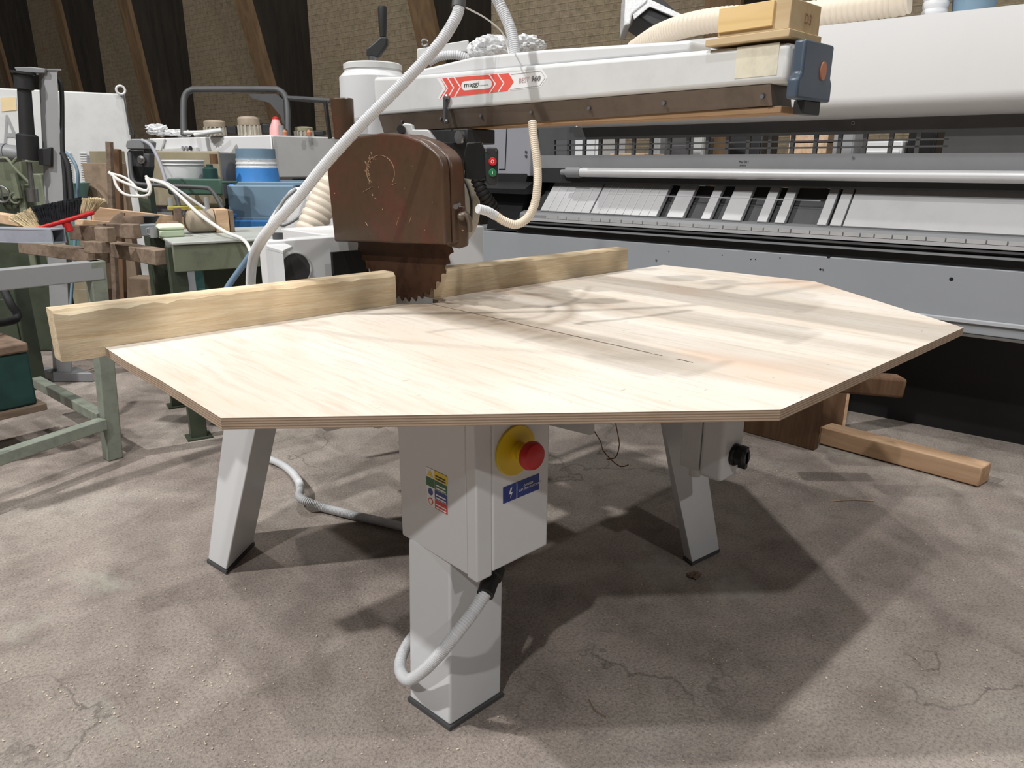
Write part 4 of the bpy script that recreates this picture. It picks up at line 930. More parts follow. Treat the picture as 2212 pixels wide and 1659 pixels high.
# ---- steel rack
rk = Pz(235, 998, 0)
rack = thing('steel_rack', 'pale green steel rack frame standing on the floor at the left edge', 'rack', rk)
m_ = MB(); sh_ = rgt*0.062+Z*0.905; lb_ = [rk, rk+U8*.066, rk+U8*.066+V8*.066, rk+V8*.066]; m_.loft([lb_, [q_+sh_ for q_ in lb_]]); m_.build('leg', rack_green, rack, 0.006)
lr0 = rk+U8*0.005+Z*0.185; lr1 = Pz(-140, 1035, 0.185)
m_ = MB(); m_.bar(lr0, lr1, 0.055, 0.05); m_.build('rail', rack_green, rack, 0.004)
br0 = rk+V8*0.04+Z*0.20; br1 = Pz(70, 826, 0.20)
m_ = MB(); m_.bar(br0+U8*.02, br1+U8*.02, 0.05, 0.05); m_.build('rail', rack_green, rack, 0.004)
m_ = MB(); up0 = rk+Z*0.865+V8*0.03+U8*0.055+rgt*.06; m_.bar(up0, up0-U8*0.95, 0.06, 0.08); tr_ = m_.build('top_rail', grey_paint, rack, 0.004)
m_ = MB(); far = rk-U8*0.85; m_.hexa(far, U8*0.066, V8*0.066, Z*0.94); m_.build('leg', rack_green, rack, 0.006)
# ---- green box with cables on the lower rails
cb = Pz(82, 872, 0.225)
gb = thing('green_box', 'dark green metal box with brown lid sitting on the rack rails at the left edge', 'box', cb)
m_ = MB(); m_.hexa(cb-U8*0.34, U8*0.34, V8*0.30, Z*0.25); m_.build('body', teal_dk, gb, 0.01)
m_ = MB(); m_.hexa(cb-U8*0.345-V8*.008+Z*0.25, U8*0.35, V8*0.32, Z*0.045); m_.build('lid', dustbrown, gb, 0.01)
m_ = MB(); m_.hexa(cb-U8*0.36-V8*.02-Z*0.034, U8*0.39, V8*0.34, Z*0.033); m_.build('base_board', old_w, gb, 0.004)
dl_ = dep(cb)+0.05
m_ = MB(); random.seed(4)
for k in range(4):
    cc_ = cb-U8*(0.235+0.012*k)+V8*0.07+Z*(0.322+0.008*k); m_.torus(cc_, Vector((0.1*k-.15, 0.2, 1)), 0.085-0.008*k, 0.0055, 36)
t_ = m_.build('cable_coil', cable_w, None); tag(t_, 'loose coil of white cable lying on the dark green box', 'cable')
m_ = MB(); hb = cb-U8*0.17+V8*0.16+Z*0.318
m_.tube([Pd(-6, 585, dl_+.15), Pd(6, 620, dl_+.12), Pd(22, 655, dl_+.1), Pd(34, 690, dl_+.1), hb+Z*.05, hb+Z*.012], 0.019, 12); t_ = m_.build('rubber_hose', blackmat, None); tag(t_, 'thick black rubber hose hanging down onto the dark green box', 'hose')

# ---- workbench
wbp = Pz(400, 962, 0)
bench = thing('workbench', 'old green steel workbench with a deep apron behind the left fence timber', 'workbench', wbp)
bt = 0.96; U8b, V8b = U8, V8; U8 = Vector((0.983, -0.182, 0)); V8 = Vector((0.182, 0.983, 0))
o_ = Vector((1.153, 3.452, 0))
dth = 0.72
m_ = MB(); m_.hexa(o_+Z*(bt-0.012)-V8*.01, U8*0.60, V8*dth, Z*0.012); m_.build('bench_top', paint('worn_bench_top', (178, 182, 176), .5, .1, var=.12, scale=6), bench, 0.003)
m_ = MB(); m_.hexa(o_+Z*(bt-0.135), U8*0.59, V8*0.03, Z*0.122); m_.build('apron', green_old, bench, 0.004)
for off in (U8*-0.02, U8*.5, U8*-.02+V8*.58, U8*.5+V8*.58):
    m_ = MB(); m_.hexa(o_+off+V8*.035, U8*0.075, V8*0.06, Z*(bt-0.02)); lg = m_.build('leg', green_dk, bench, 0.004)
    m_ = MB(); m_.hexa(o_+off+V8*.015-U8*.02, U8*0.115, V8*0.10, Z*0.008); m_.build('foot', green_dk, lg)
m_ = MB(); m_.hexa(o_+U8*.2+V8*.45+Z*.30, U8*0.32, V8*.03, Z*.5); m_.build('tool_drawer_side', green_dk, bench, 0.004)
m_ = MB(); m_.hexa(o_+U8*.06+V8*.06+Z*.26, U8*.43, V8*.56, Z*.02); m_.build('lower_shelf', green_dk, bench, 0.003)
def bench_pt(u, v): return Pz(u, v, bt)
def stand_box(name, label, cat, u, v, w, d, h, mat, z=None, rot=0, bevel=0.004, lid=None, build=True):
    p = Pz(u, v, bt if z is None else z); a = U8*math.cos(rot)+V8*math.sin(rot); b_ = -U8*math.sin(rot)+V8*math.cos(rot)
    if lid:
        e = thing(name, label, cat, p); m_ = MB(); m_.hexa(p, a*w, b_*d, Z*h*0.55); m_.build('body', mat, e, bevel)
        m_ = MB(); m_.hexa(p-a*.003-b_*.003+Z*h*0.55, a*(w+.006), b_*(d+.006), Z*h*0.45); m_.build('lid', lid, e, bevel*2, 3); return e
    m_ = MB(); m_.hexa(p, a*w, b_*d, Z*h); t_ = m_.build(name, mat, None, bevel); return tag(t_, label, cat)
stand_box('junction_box', 'small pale green plastic box standing on the front of the workbench', 'box', 346, 514, 0.112, 0.09, 0.062, paint('pale_green_plastic', (176, 190, 162), .5, var=.04), lid=paint('mint_plastic', (218, 232, 204), .45, var=.03), bevel=0.008)
stand_box('steel_block', 'plain grey steel block lying beside the pale green box on the workbench', 'block', 298, 511, 0.09, 0.08, 0.055, paint('block_grey', (140, 146, 150), .4, .1))
p = Pz(334, 513, bt); m_ = MB(); m_.lathe(p, Z*.05, [(.018, 0), (.019, 1), (.016, 1), (.015, .1)], 20, cap=False); m_.tube([p-rgt*.017+Z*.01, p-rgt*.034+Z*.02, p-rgt*.03+Z*.042, p-rgt*.017+Z*.042], .003, 8); t_ = m_.build('mug', grey_paint, None); tag(t_, 'small grey mug with a handle left of the pale green box', 'mug')
# small vice-like motor with wooden block
p = Pz(420, 512, bt)+V8*.22
e = thing('tool_motor', 'dusty brown cylinder motor lying on the workbench with a yellow clamp', 'motor', p)
c0 = p+Z*.062; m_ = MB(); m_.lathe(c0, U8*.135, [(.03, 0), (.055, .1), (.060, .3), (.060, 1)], 28); m_.build('motor_body', motor_b, e)
m_ = MB(); m_.hexa(c0-U8*.07+Z*.055-V8*.02, U8*.16, V8*.05, Z*.018); m_.build('clamp_bar', paint('mustard_paint', (176, 160, 72), .5), e, .003)
m_ = MB(); m_.hexa(p-U8*.05-V8*.03, U8*.035, V8*.06, Z*.13); m_.cyl(p-U8*.035-V8*.04+Z*.05, p-U8*.09-V8*.04+Z*.05, .016, n=12); m_.build('clamp_jaw', dustbrown, e, .003)
for k in (0, 1): 
    m_ = MB(); q = c0+U8*(-.055+.17*k)+Z*.06; m_.cyl(q, q+Z*.055, .012, n=12); m_.build('stud', grey_paint, e)
m_ = MB(); m_.hexa(p+U8*.14-V8*.05, U8*.065, V8*.1, Z*.118); t_ = m_.build('wood_block', plank_w, None, .004); tag(t_, 'upright wooden block pressed against the brown cylinder motor', 'block', 'wooden blocks on the workbench')
m_ = MB(); m_.hexa(p+U8*.21-V8*.04, U8*.022, V8*.09, Z*.112); t_ = m_.build('wood_block', old_w, None, .003); tag(t_, 'thin grey wooden slip right of the upright wooden block', 'block', 'wooden blocks on the workbench')
p = Pz(288, 486, bt+.05); m_ = MB(); m_.lathe(p, Z*.045, [(.048, 0), (.050, .8), (.046, 1), (.040, .85)], 24, cap=False); m_.cyl(p, p+Z*.035, .04, n=24); t_ = m_.build('round_tin', dustbrown, None); tag(t_, 'low round brown tin of screws on the boards behind the grey block', 'tin')
p = Pz(322, 482, bt+.05); m_ = MB(); m_.lathe(p, Z*.035, [(.03, 0), (.055, 1), (.052, 1), (.028, .15)], 24, cap=False); t_ = m_.build('shallow_dish', darker, None); tag(t_, 'dark shallow dish right of the round brown tin', 'dish')

U8, V8 = U8b, V8b
# ---- timbers and clutter on the rack top
zt = 0.905
def lying(name, label, a, b, w, h, mat, cat='timber', bevel=0.004, group=None):
    group = {'old_timber': 'old beams on the rack', 'pale_plank': 'pale planks behind the broom'}.get(name)
    m_ = MB(); m_.bar(a, b, w, h); t_ = m_.build(name, mat, None, bevel); return tag(t_, label, cat, group)
m_ = MB()
e0, e1 = Pd(128, 510, 3.12), Pd(-60, 498, 3.2)
e1.z = e0.z
sd = (e1-e0).cross(Z).normalized()
def frame_tube(mb, p, q, w, h, t):
    d = (q-p).normalized(); s_ = d.cross(Z).normalized()
    for sgn in (-1, 1): mb.bar(p+s_*sgn*(w-t)/2, q+s_*sgn*(w-t)/2, t, h); mb.bar(p+Z*sgn*(h-t)/2, q+Z*sgn*(h-t)/2, w, t)
frame_tube(m_, e0, e1, 0.075, 0.062, 0.006); m_.mi = 1; m_.bar(e0+(e1-e0)*0.3, e1, 0.06, 0.048); t_ = m_.build('steel_tube', [paint('faded_blue_paint', (152, 156, 166), .5, var=.12, scale=10), black], None, 0.002)
tag(t_, 'hollow grey blue square steel tube with an open dark end under the broom', 'tube')
lying('old_timber', 'dusty brown beam with a dark cut end jutting out to the right of the rack', Pd(352, 556, 3.34), Pd(190, 528, 3.75), 0.075, 0.07, old_w)
lying('old_timber', 'flat brown beam lying below the blue steel tube', Pd(228, 556, 3.42), Pd(50, 532, 3.5), 0.06, 0.06, old_w)
lying('pale_plank', 'long pale plank lying across the back of the rack behind the broom', Pd(200, 462, 3.75), Pd(402, 484, 4.05), 0.04, 0.075, plank_w)
lying('pale_plank', 'orange tinted plank end lying right of the broom bristles', Pd(170, 480, 3.55), Pd(258, 487, 3.75), 0.06, 0.03, plank_w)
lying('pale_plank', 'greyish pale plank lying behind the broom at the left edge', Pd(-30, 466, 3.75), Pd(50, 478, 3.6), 0.05, 0.05, plank_w)
for (u0, v0, u1, v1, d, lb, mt) in [(148, 488, 215, 520, 3.36, 'short brown timber offcut just right of the blue steel tube end', old_w), (204, 492, 232, 524, 3.30, 'upright dusty timber offcut with a pale top edge', old_w), (212, 484, 288, 515, 3.40, 'wide brown timber offcut behind the jutting beam', old_w), (180, 522, 220, 548, 3.30, 'square brown offcut stacked under the upright offcut', old_w)]:
    m_ = MB(); pxbox(m_, u0, v0, u1, v1, d, 0.05, 60); tag(m_.build('timber_offcut', mt, None, 0.004), lb, 'timber', 'timber offcuts on the rack')
m_ = MB(); q = [fp(u, v, 3.62, (250, 470)) for u, v in [(234, 482), (246, 468), (262, 458), (268, 460), (268, 482)]]; m_.prism(q, nrm*0.012); tag(m_.build('curved_offcut', old_w, None), 'quarter round wooden piece standing on edge behind the brown offcuts', 'timber')
# broom
bd = 3.22
broom = thing('broom_head', 'broom head with red back and dark and straw bristles lying on its side', 'broom', Pd(130, 490, bd))
a_, b_ = Pd(70, 497, bd), Pd(203, 458, bd+.12)
m_ = MB(); m_.bar(a_, b_, 0.05, 0.020); bk1 = m_.build('back', red_m, broom, 0.008, 3)
mid = a_+(b_-a_)*0.52; m_ = MB(); dn = Vector((0.2, -.3, -1)).normalized(); m_.cyl(mid-Z*.0, mid+dn*0.05, 0.020, 0.016, 16); m_.build('handle_socket', red_m, broom)
def bristles(name, t0, t1, tip0, tip1, mt, n, seed):
    random.seed(seed); m_ = MB()
    for k in range(n):
        t = t0+(t1-t0)*(k+random.random())/n; f = (t-t0)/(t1-t0)
        p = a_+(b_-a_)*t+nrm*random.uniform(-.02, .02); q = tip0+(tip1-tip0)*f+nrm*random.uniform(-.035, .035)+rgt*random.uniform(-.008, .008)+Z*random.uniform(-.008, .008)
        s_ = (q-p).cross(nrm).normalized()
        m_.face([p-s_*.002, p+s_*.002, q+s_*.0032, q-s_*.0032])
        s2 = nrm; m_.face([p-s2*.0016, p+s2*.0016, q+s2*.0022, q-s2*.0022])
    o = m_.build(name, mt, broom, smooth=0); o['kind'] = 'stuff'; return o
bristles('straw_bristles', 0.0, 0.17, Pd(28, 472, bd), Pd(78, 450, bd), bristle_t, 420, 1)
bristles('dark_bristles', 0.16, 0.80, Pd(80, 449, bd), Pd(186, 428, bd+.1), bristle_b, 2600, 2)
bristles('straw_bristles', 0.79, 0.99, Pd(184, 430, bd+.1), Pd(219, 432, bd+.12), bristle_t, 420, 3)

# ---- hydraulic press post
pd_ = 4.1
pp = thing('hydraulic_press', 'grey steel press post with a black upright cylinder standing at the far left', 'press', ground(fp(115, 440, pd_)))
def post_hex(u0, u1, vt, d, depth, yaw, zb=0.0):
    m_ = MB(); o_, r_, w_, ww, hh = pxbox(m_, u0, vt, u1, vt+200, d, depth, yaw); top = o_.z+hh; m_.bm.free(); m_ = MB(); m_.hexa(Vector((o_.x, o_.y, zb)), r_*ww, w_*depth, Z*(top-zb)); return m_, o_, r_, w_, ww, top
m_ = MB(); q = lambda u, v: fp(u, v, pd_, (115, 300))
w_ = Vector((math.sin(R(-8)), math.cos(R(-8)), 0))*0.09
def pquad(v): 
    t = (v-150)/280.0; a = q(96+13*t, v); b = q(124+14*t, v); b = Vector((b.x, b.y, a.z)); return [a, b, b+w_, a+w_]
lo = pquad(430); hi = pquad(152); k_ = lo[0].z/(hi[0].z-lo[0].z); gr0 = [l+(l-h_)*k_ for l, h_ in zip(lo, hi)]
m_.loft([gr0, hi]); m_.build('post', grey_paint, pp, 0.006)
o_ = hi[0]; r_ = rgt; w_ = w_.normalized(); ww = (hi[1]-hi[0]).length; top = hi[0].z
m_ = MB(); m_.hexa(o_.xy.to_3d()-r_*.012-w_*.01+Z*top, r_*(ww+.03), w_*.13, Z*.008); m_.build('top_plate', mid_grey, pp)
m_ = MB(); m_.hexa(Vector((gr0[0].x, gr0[0].y, 0))-r_*.06-w_*.05, r_*.26, w_*.22, Z*.06); m_.build('base_plate', mid_grey, pp, .006)
q = lambda u, v: fp(u, v, pd_-0.02, (60, 300))
m_ = MB(); m_.lathe(q(62, 345), q(50, 155)-q(62, 345), [(.055, 0), (.055, .28), (.050, .29), (.038, .30), (.034, .80), (.047, .81), (.047, .97), (.06, .975), (.06, 1)], 24); cy_ = m_.build('cylinder', darker, pp)
m_ = MB(); m_.prism([q(30, 145), q(66, 144), q(98, 148), q(96, 158), q(36, 156)], nrm*.12); m_.build('cylinder_clamp', mid_grey, pp, .004)
m_ = MB(); m_.prism([q(78, 322), q(110, 318), q(110, 360), q(84, 356)], nrm*.06); m_.build('cylinder_bracket', darker, pp, .004)
m_ = MB(); m_.cyl(q(63, 350), q(71, 425), .014, n=14); m_.cyl(q(69, 408), q(72, 436), .030, n=14); m_.build('ram_rod', steel, pp)
tubepart('hydraulic_hose', [(122, 168, pd_), (131, 180, pd_), (134, 220, pd_), (135, 320, pd_), (140, 380, pd_), (143, 440, pd_)], .012, blackmat, pp)
tubepart('hydraulic_hose', [(134, 330, pd_-.03), (146, 355, pd_-.03), (151, 390, pd_-.03), (155, 440, pd_-.03)], .014, blackmat, pp)
# ---- white control cabinet at the back left
cd_ = 6.3
m_, o_, r_, w_, ww, top = post_hex(-40, 283, 196, cd_, 0.6, 12)
cab = thing('control_cabinet', 'large plain white machine cabinet with louvres behind the press post', 'cabinet', (o_.x, o_.y, 0)); m_.build('body', white2, cab, .012)
cq = lambda u, v, k=.002: Pp(u, v, o_, w_)-w_*k
m_ = MB()
for v in range(331, 440, 5):
    for (ua, ub) in [(139, 153), (172, 186)]:
        m_.bar(cq(ua+(v-331)*.08, v, .006), cq(ub+(v-331)*.08, v, .006), .012, .010, Z)
m_.build('louvres', white, cab)
m_ = MB(); m_.prism([cq(u, v, .001) for u, v in [(1, 211), (34, 209), (36, 238), (3, 241)]], -w_*.004); m_.build('beige_label', paint('beige_label', (222, 200, 158), .5, var=.04), cab)
text('letter', 'A', paint('grey_letter', (152, 153, 155), .5, var=.03), cab, cq(8, 316, .004), r_, Z, abs(cq(8, 248).z-cq(8, 316).z), (cq(46, 316)-cq(8, 316)).length)
m_ = MB(); m_.bar(cq(191, 336, .02), cq(191, 440, .02), .02, .02, w_); m_.build('edge_strip', mid_grey, cab)
m_ = MB(); m_.torus(cq(260, 195, .03), w_, .035, .010); m_.build('lifting_eye', white, cab)
m_ = MB(); m_.cyl(cq(266, 204, .03), cq(281, 292, .03), .006, n=10); m_.build('eye_rod', dark_grey, cab)
# ---- old green machine far left
gm_d = 5.0
gm = thing('green_machine', 'old olive green machine with pipes and a handwheel at the left edge', 'machine', ground(fp(40, 420, gm_d)))
def solid(name, u0, vt, u1, d, depth, yaw, mat, parent, zb=0.0, bevel=.01):
    m_, o_, r_, w_, ww, top = post_hex(u0, u1, vt, d, depth, yaw, zb); m_.build(name, mat, parent, bevel); return o_, r_, w_, ww, top
solid('bed', -60, 424, 96, gm_d, .5, 43, green_dk, gm); solid('headstock', -40, 346, 62, gm_d+.1, .4, 43, green_old, gm, 0.9)
solid('support', 50, 398, 66, gm_d-.05, .3, 43, green_old, gm, .5); solid('side_plate', 84, 375, 106, gm_d-.1, .3, 43, green_old, gm, .4)
gq = lambda u, v, k=0: fp(u, v, gm_d-.1-k, (40, 400))
m_ = MB(); m_.cyl(gq(-30, 330), gq(16, 330), .06, n=20); m_.lathe(gq(16, 330), gq(50, 334)-gq(16, 330), [(.055, 0), (.055, .5), (.04, 1)], 20); m_.build('motor', mid_grey, gm)
m_ = MB(); wc = gq(4, 419, .05); m_.torus(wc, nrm, .052, .008); m_.bar(wc-rgt*.05, wc+rgt*.05, .008, .008); m_.bar(wc-Z*.05, wc+Z*.05, .008, .008); m_.build('handwheel', steel, gm)
m_ = MB(); wc = gq(33, 428, .05); m_.torus(wc, nrm, .034, .007); m_.ball(wc, .016); m_.build('handwheel', green_old, gm)
for pts in ([(0, 342), (14, 342), (26, 356), (36, 368), (50, 382), (64, 396)], [(28, 352), (36, 342), (45, 338)], [(30, 375), (36, 400), (42, 428)]):
    m_ = MB(); m_.tube([gq(u, v, .06) for u, v in pts], .010 if pts[0][0] != 30 else .022, 8); m_.build('pipe', green_old, gm)
# ---- teal basin and light blue hose
p = Pd(158, 428, 4.9); m_ = MB(); m_.lathe(Vector((p.x, p.y, .55)), Z*(p.z-.55+.1), [(.07, 0), (.07, .5), (.06, .6), (.085, .85), (.115, 1), (.105, 1), (.07, .8)], 24, cap=False); t_ = m_.build('basin', teal_glass, None); tag(t_, 'grey teal basin on a stand right of the black press hoses', 'basin')
t_ = tubepart('air_hose', [(136, 326, 4.6), (150, 336, 4.6), (162, 354, 4.6), (168, 375, 4.6), (168, 405, 4.62), (166, 440, 4.65), (160, 560, 4.68), (150, 700, 4.66), (150, 824, 4.62)], .010, blue_gr, None); tag(t_, 'thin light blue air hose arching beside the press post', 'hose')
# ---- brown panel board and upright boards
m_, o_, r_, w_, ww, top = post_hex(193, 275, 352, 5.0, .05, 60); t_ = m_.build('fibre_board', cardboard, None, .004); tag(t_, 'tall dusty brown board standing in front of the white cabinet', 'board')
m_, o_, r_, w_, ww, top = post_hex(208, 275, 326, 5.6, .04, 60); t_ = m_.build('fibre_board', tan_panel, None, .004); tag(t_, 'grey beige board standing behind the dusty brown board', 'board')
for (u0, v0, u1, v1, d, mt, lb) in [(236, 306, 250, 354, 4.6, old_w, 'narrow grey brown strip of wood leaning up on the brown board'), (254, 322, 274, 380, 4.5, brown_w, 'brown wooden strip leaning beside the black cutting head')]:
    m_ = MB(); a_ = fp(u0, v0, d, (250, 340)); b_ = fp(u0+6, v1+90, d, (250, 340)); b_ = b_+(b_-a_)*(b_.z/(a_.z-b_.z)); m_.bar(a_, b_, .03, .045, nrm); tag(m_.build('wood_strip', mt, None, .003), lb, 'strip')
# ---- sawing head with cables on a stand
hd = 4.2
hs = thing('clamp_head', 'black machine head with a bolt hub and hanging white cables on the bench line', 'machine', ground(fp(300, 430, hd)))
hq = lambda u, v, k=0: fp(u, v, hd-k, (300, 400))
m_ = MB(); m_.prism([hq(284, 395), hq(273, 330), hq(278, 322), hq(312, 322), hq(314, 360), hq(308, 395)], nrm*.12); m_.build('body', black, hs, .008)
m_ = MB(); m_.hexa(hq(282, 360), hq(322, 362)-hq(282, 360), nrm*.1-nrm*.03, hq(282, 330)-hq(282, 360)); m_.build('bolt_plate', dark_grey, hs, .005)
m_ = MB(); c0 = hq(307, 345, .005); m_.lathe(c0, -nrm*.03, [(.022, 0), (.022, .5), (.012, .6), (.012, 1)], 18); m_.build('hub', steel, hs)
m_ = MB(); m_.prism([hq(271, 316), hq(273, 304), hq(285, 300), (hq(302, 300)), hq(314, 306), hq(312, 322), hq(274, 322)], nrm*.14); m_.build('top_cover', mid_grey, hs, .006)
m_ = MB(); m_.hexa(Vector((hq(296, 400).x, hq(296, 400).y, 0))+nrm*.05-rgt*.03, rgt*.07, nrm*.07, Z*(hq(296, 394).z)); m_.build('stand', green_dk, hs, .004)
tubepart('tube_frame', [(280, 330, hd-.05), (283, 370, hd-.05), (288, 392, hd-.05), (305, 398, hd-.05), (355, 402, hd-.05), (374, 412, hd-.05), (384, 435, hd-.05), (392, 468, hd-.05)], .012, dark_grey, hs)
tubepart('tube_frame', [(372, 402, hd-.05), (440, 405, hd-.05), (455, 410, hd-.05), (470, 430, hd-.05), (491, 472, hd-.05)], .012, dark_grey, hs)
tubepart('cable', [(306, 303, hd-.08), (324, 312, hd-.08), (338, 335, hd-.08), (350, 365, hd-.08), (358, 392, hd-.08)], .010, paint('lilac_grey_cable', (158, 158, 166), .5), hs)
tubepart('black_cable', [(281, 278-10, hd+.1), (288, 285, hd), (289, 300, hd)], .006, blackmat, hs)
# white cables slung from the head
wc = thing('white_cable', 'white cable bundle sagging from the black head and down past the ribbed hose', 'cable', Pd(350, 400, 4.0))
tubepart('strand', [(235, 372, 4.0), (255, 388, 4.0), (275, 397, 4.0), (300, 408, 4.0), (318, 412, 4.0), (322, 400, 4.0), (316, 385, 4.0), (325, 388, 4.0), (355, 397, 3.95), (385, 420, 3.7), (430, 462, 3.5), (485, 500, 3.42), (525, 518, 3.34), (541, 545, 3.28), (545, 600, 3.2)], .0085, cable_w, wc)
tubepart('strand', [(245, 378, 4.0), (252, 402, 4.0), (270, 420, 4.0), (300, 424, 4.0), (322, 420, 4.0), (325, 400, 4.0), (315, 380, 4.0)], .008, cable_w, wc)
tubepart('strand', [(238, 374, 4.02), (270, 384, 4.02), (292, 402, 4.02), (296, 420, 4.02), (318, 428, 4.02)], .007, cable_w, wc)
tubepart('strand', [(322, 386, 4.0), (350, 392, 3.98), (372, 402, 3.9), (445, 452, 3.55)], .007, paint('grey_strand', (186, 186, 188), .5), wc)
# ---- electrical enclosure with bucket on green tray
en_d = 4.9
o_, r_, w_, ww, top = None, None, None, None, None
enc = thing('electric_enclosure', 'grey open electric enclosure with a tan frame behind the white bucket', 'enclosure', ground(fp(390, 390, en_d)))
solid('body', 312, 328, 470, en_d+.06, .35, 50, mid_grey, enc); solid('frame', 318, 326, 482, en_d+.02, .03, 50, tan_panel, enc, 1.02)
boxpart('inner_plate', 322, 340, 468, 420, en_d-.005, .02, mid_grey, enc, 50)
trz = fp(430, 420, en_d-.3).z; solid('tray', 372, 386, 488, en_d-.3, .02, 50, paint('tray_green', (66, 92, 80), .5), enc, trz); solid('tray_shelf', 345, 392, 486, en_d-.28, .24, 50, paint('tray_green', (66, 92, 80), .5), enc, fp(430, 392, en_d-.28).z-.014)
bz_ = Pd(400, 388, en_d-.17)
p = Vector((bz_.x, bz_.y, bz_.z)); hgt = Pd(400, 347, en_d-.17).z-p.z; rad = (Pd(443, 352, en_d-.17)-Pd(357, 352, en_d-.17)).length/2
bu = thing('bucket', 'white round plastic bucket without a lid standing on the green tray', 'bucket', p)
m_ = MB(); m_.lathe(p, Z*hgt, [(rad*.86, 0), (rad*.95, .8), (rad*.94, 1), (rad*.9, 1), (rad*.84, .1)], 36, cap=False); m_.build('body', white, bu)
m_ = MB(); m_.torus(p+Z*hgt*.98, Z, rad*.98, rad*.045, 40); m_.torus(p+Z*hgt*.78, Z, rad*.96, rad*.03, 40); m_.build('rim', white, bu)
p = Pd(456, 388, en_d-.2); m_ = MB(); h_ = Pd(456, 355, en_d-.2).z-p.z; m_.lathe(p, Z*h_, [(.045, 0), (.045, .7), (.02, .8), (.02, 1)], 20); t_ = m_.build('jar', teal_dk, None); tag(t_, 'dark green jar standing right of the white bucket', 'jar')
p = Pd(463, 354, en_d-.2); m_ = MB(); m_.lathe(p, Z*.06, [(.025, 0), (.025, 1)], 14); 
t_ = m_.build('brown_block', brown_w, None); tag(t_, 'little brown cylinder above the dark green jar', 'block')
# ---- blue hopper
bd_ = 5.0
hop = thing('blue_hopper', 'bright blue hopper tub with a grey blue lower bin and wrapped collar', 'hopper', ground(fp(560, 480, bd_)))
bq = lambda u, v, k=0: fp(u, v, bd_-k, (550, 400))
cx_ = (bq(500, 380)+bq(592, 380))/2
def yv(v): return bq(550, v).z
m_ = MB(); rr_ = (bq(592, 380)-bq(502, 380)).length/2
m_.lathe(Vector((cx_.x, cx_.y, yv(398)))+nrm*.1, Z*(yv(364)-yv(398)), [(rr_*1.08, 0), (rr_*1.02, .3), (rr_*.98, 1)], 36); m_.build('tub', blue_m, hop)
m_ = MB(); m_.lathe(Vector((cx_.x, cx_.y, yv(365)))+nrm*.1, Z*(yv(343)-yv(365)), [(rr_*.95, 0), (rr_*.98, .15), (rr_*.93, .3), (rr_*.97, .5), (rr_*.93, .7), (rr_*.97, 1)], 36); m_.build('wrapped_collar', wrap_m, hop)
m_ = MB(); m_.lathe(Vector((cx_.x, cx_.y, yv(344)))+nrm*.1, Z*(yv(321)-yv(344)), [(rr_*.92, 0), (rr_*.92, 1)], 36); m_.build('neck', blue_gr, hop)
solid('bin', 499, 400, 642, bd_-.02, .45, 43, blue_gr, hop, yv(478)); boxpart('bin_flange', 500, 393, 660, 402, bd_-.06, .6, blue_gr, hop)
boxpart('blue_edge', 496, 398, 508, 474, bd_-.06, .03, blue_m, hop); solid('lower_bin', 504, 476, 640, bd_, .45, 43, blue_m, hop); boxpart('lower_flange', 498, 470, 650, 479, bd_-.06, .55, blue_gr, hop)
boxpart('rib', 556, 402, 566, 472, bd_-.05, .05, blue_gr, hop); boxpart('lower_rib', 546, 480, 556, 520, bd_-.03, .04, blue_m, hop); boxpart('pocket', 512, 484, 540, 500, bd_-.012, .02, paint('deep_blue', (52, 80, 140), .5), hop)
boxpart('fork_foot', 476, 462, 506, 470, bd_-.1, .1, blue_m, hop)
# ---- large pale machine across the back
bm_d = 5.9
big = thing('edge_machine', 'large pale grey woodworking machine with motors on top across the left background', 'machine', ground(fp(560, 400, bm_d)))
cnr = Pd(586, 300, bm_d); ztop = (Pd(586, 292, bm_d)).z
lft = Pd(318, 300, bm_d+.9); rgt_ = Pd(760, 306, bm_d+.5)
def wall_prism(name, p, q, back, z0, z1, mat, bevel=.01):
    m_ = MB(); p = Vector((p.x, p.y, z0)); q = Vector((q.x, q.y, z0)); m_.prism([p, q, q+back, p+back], Z*(z1-z0)); return m_.build(name, mat, big, bevel)
wall_prism('front_housing', lft, cnr, nrm*.5, .75, ztop, press_white)
wall_prism('side_housing', cnr+nrm*.02, rgt_, nrm*.5+rgt*.1, Pd(650, 385, bm_d).z, ztop, paint('light_grey_paint', (182, 182, 181), .45, var=.04))
wall_prism('base', lft+nrm*.15, rgt_+nrm*.15, nrm*.45, 0, Pd(650, 388, bm_d).z, dark_grey)
m_ = MB(); q0 = Vector((lft.x, lft.y, 0)); tt_ = (Vector((cnr.x, cnr.y, 0))-q0)
def onf(u, v):
    n_ = tt_.cross(Z).normalized(); return Pp(u, v, q0, n_)+n_*(-.006 if n_.dot(nrm) > 0 else .006)
m_ = MB(); n_ = tt_.cross(Z).normalized(); n_ = n_ if n_.dot(nrm) < 0 else -n_
m_.prism([onf(u, v) for u, v in [(358, 322), (430, 318), (432, 328), (358, 332)]], n_*.03); m_.build('control_strip', white2, big, .003)
for (u, mt) in [(405, ink_grey), (413, ink_grey), (421, ink)]:
    m_ = MB(); c0 = onf(u, 320)+n_*.032; m_.cyl(c0, c0+n_*.012, .018, n=16); m_.build('control_knob', mt, big)
m_ = MB(); m_.prism([onf(u, v) for u, v in [(312, 302), (360, 300), (352, 326), (316, 322)]], n_*.02); m_.build('white_flap', press_white, big, .003)
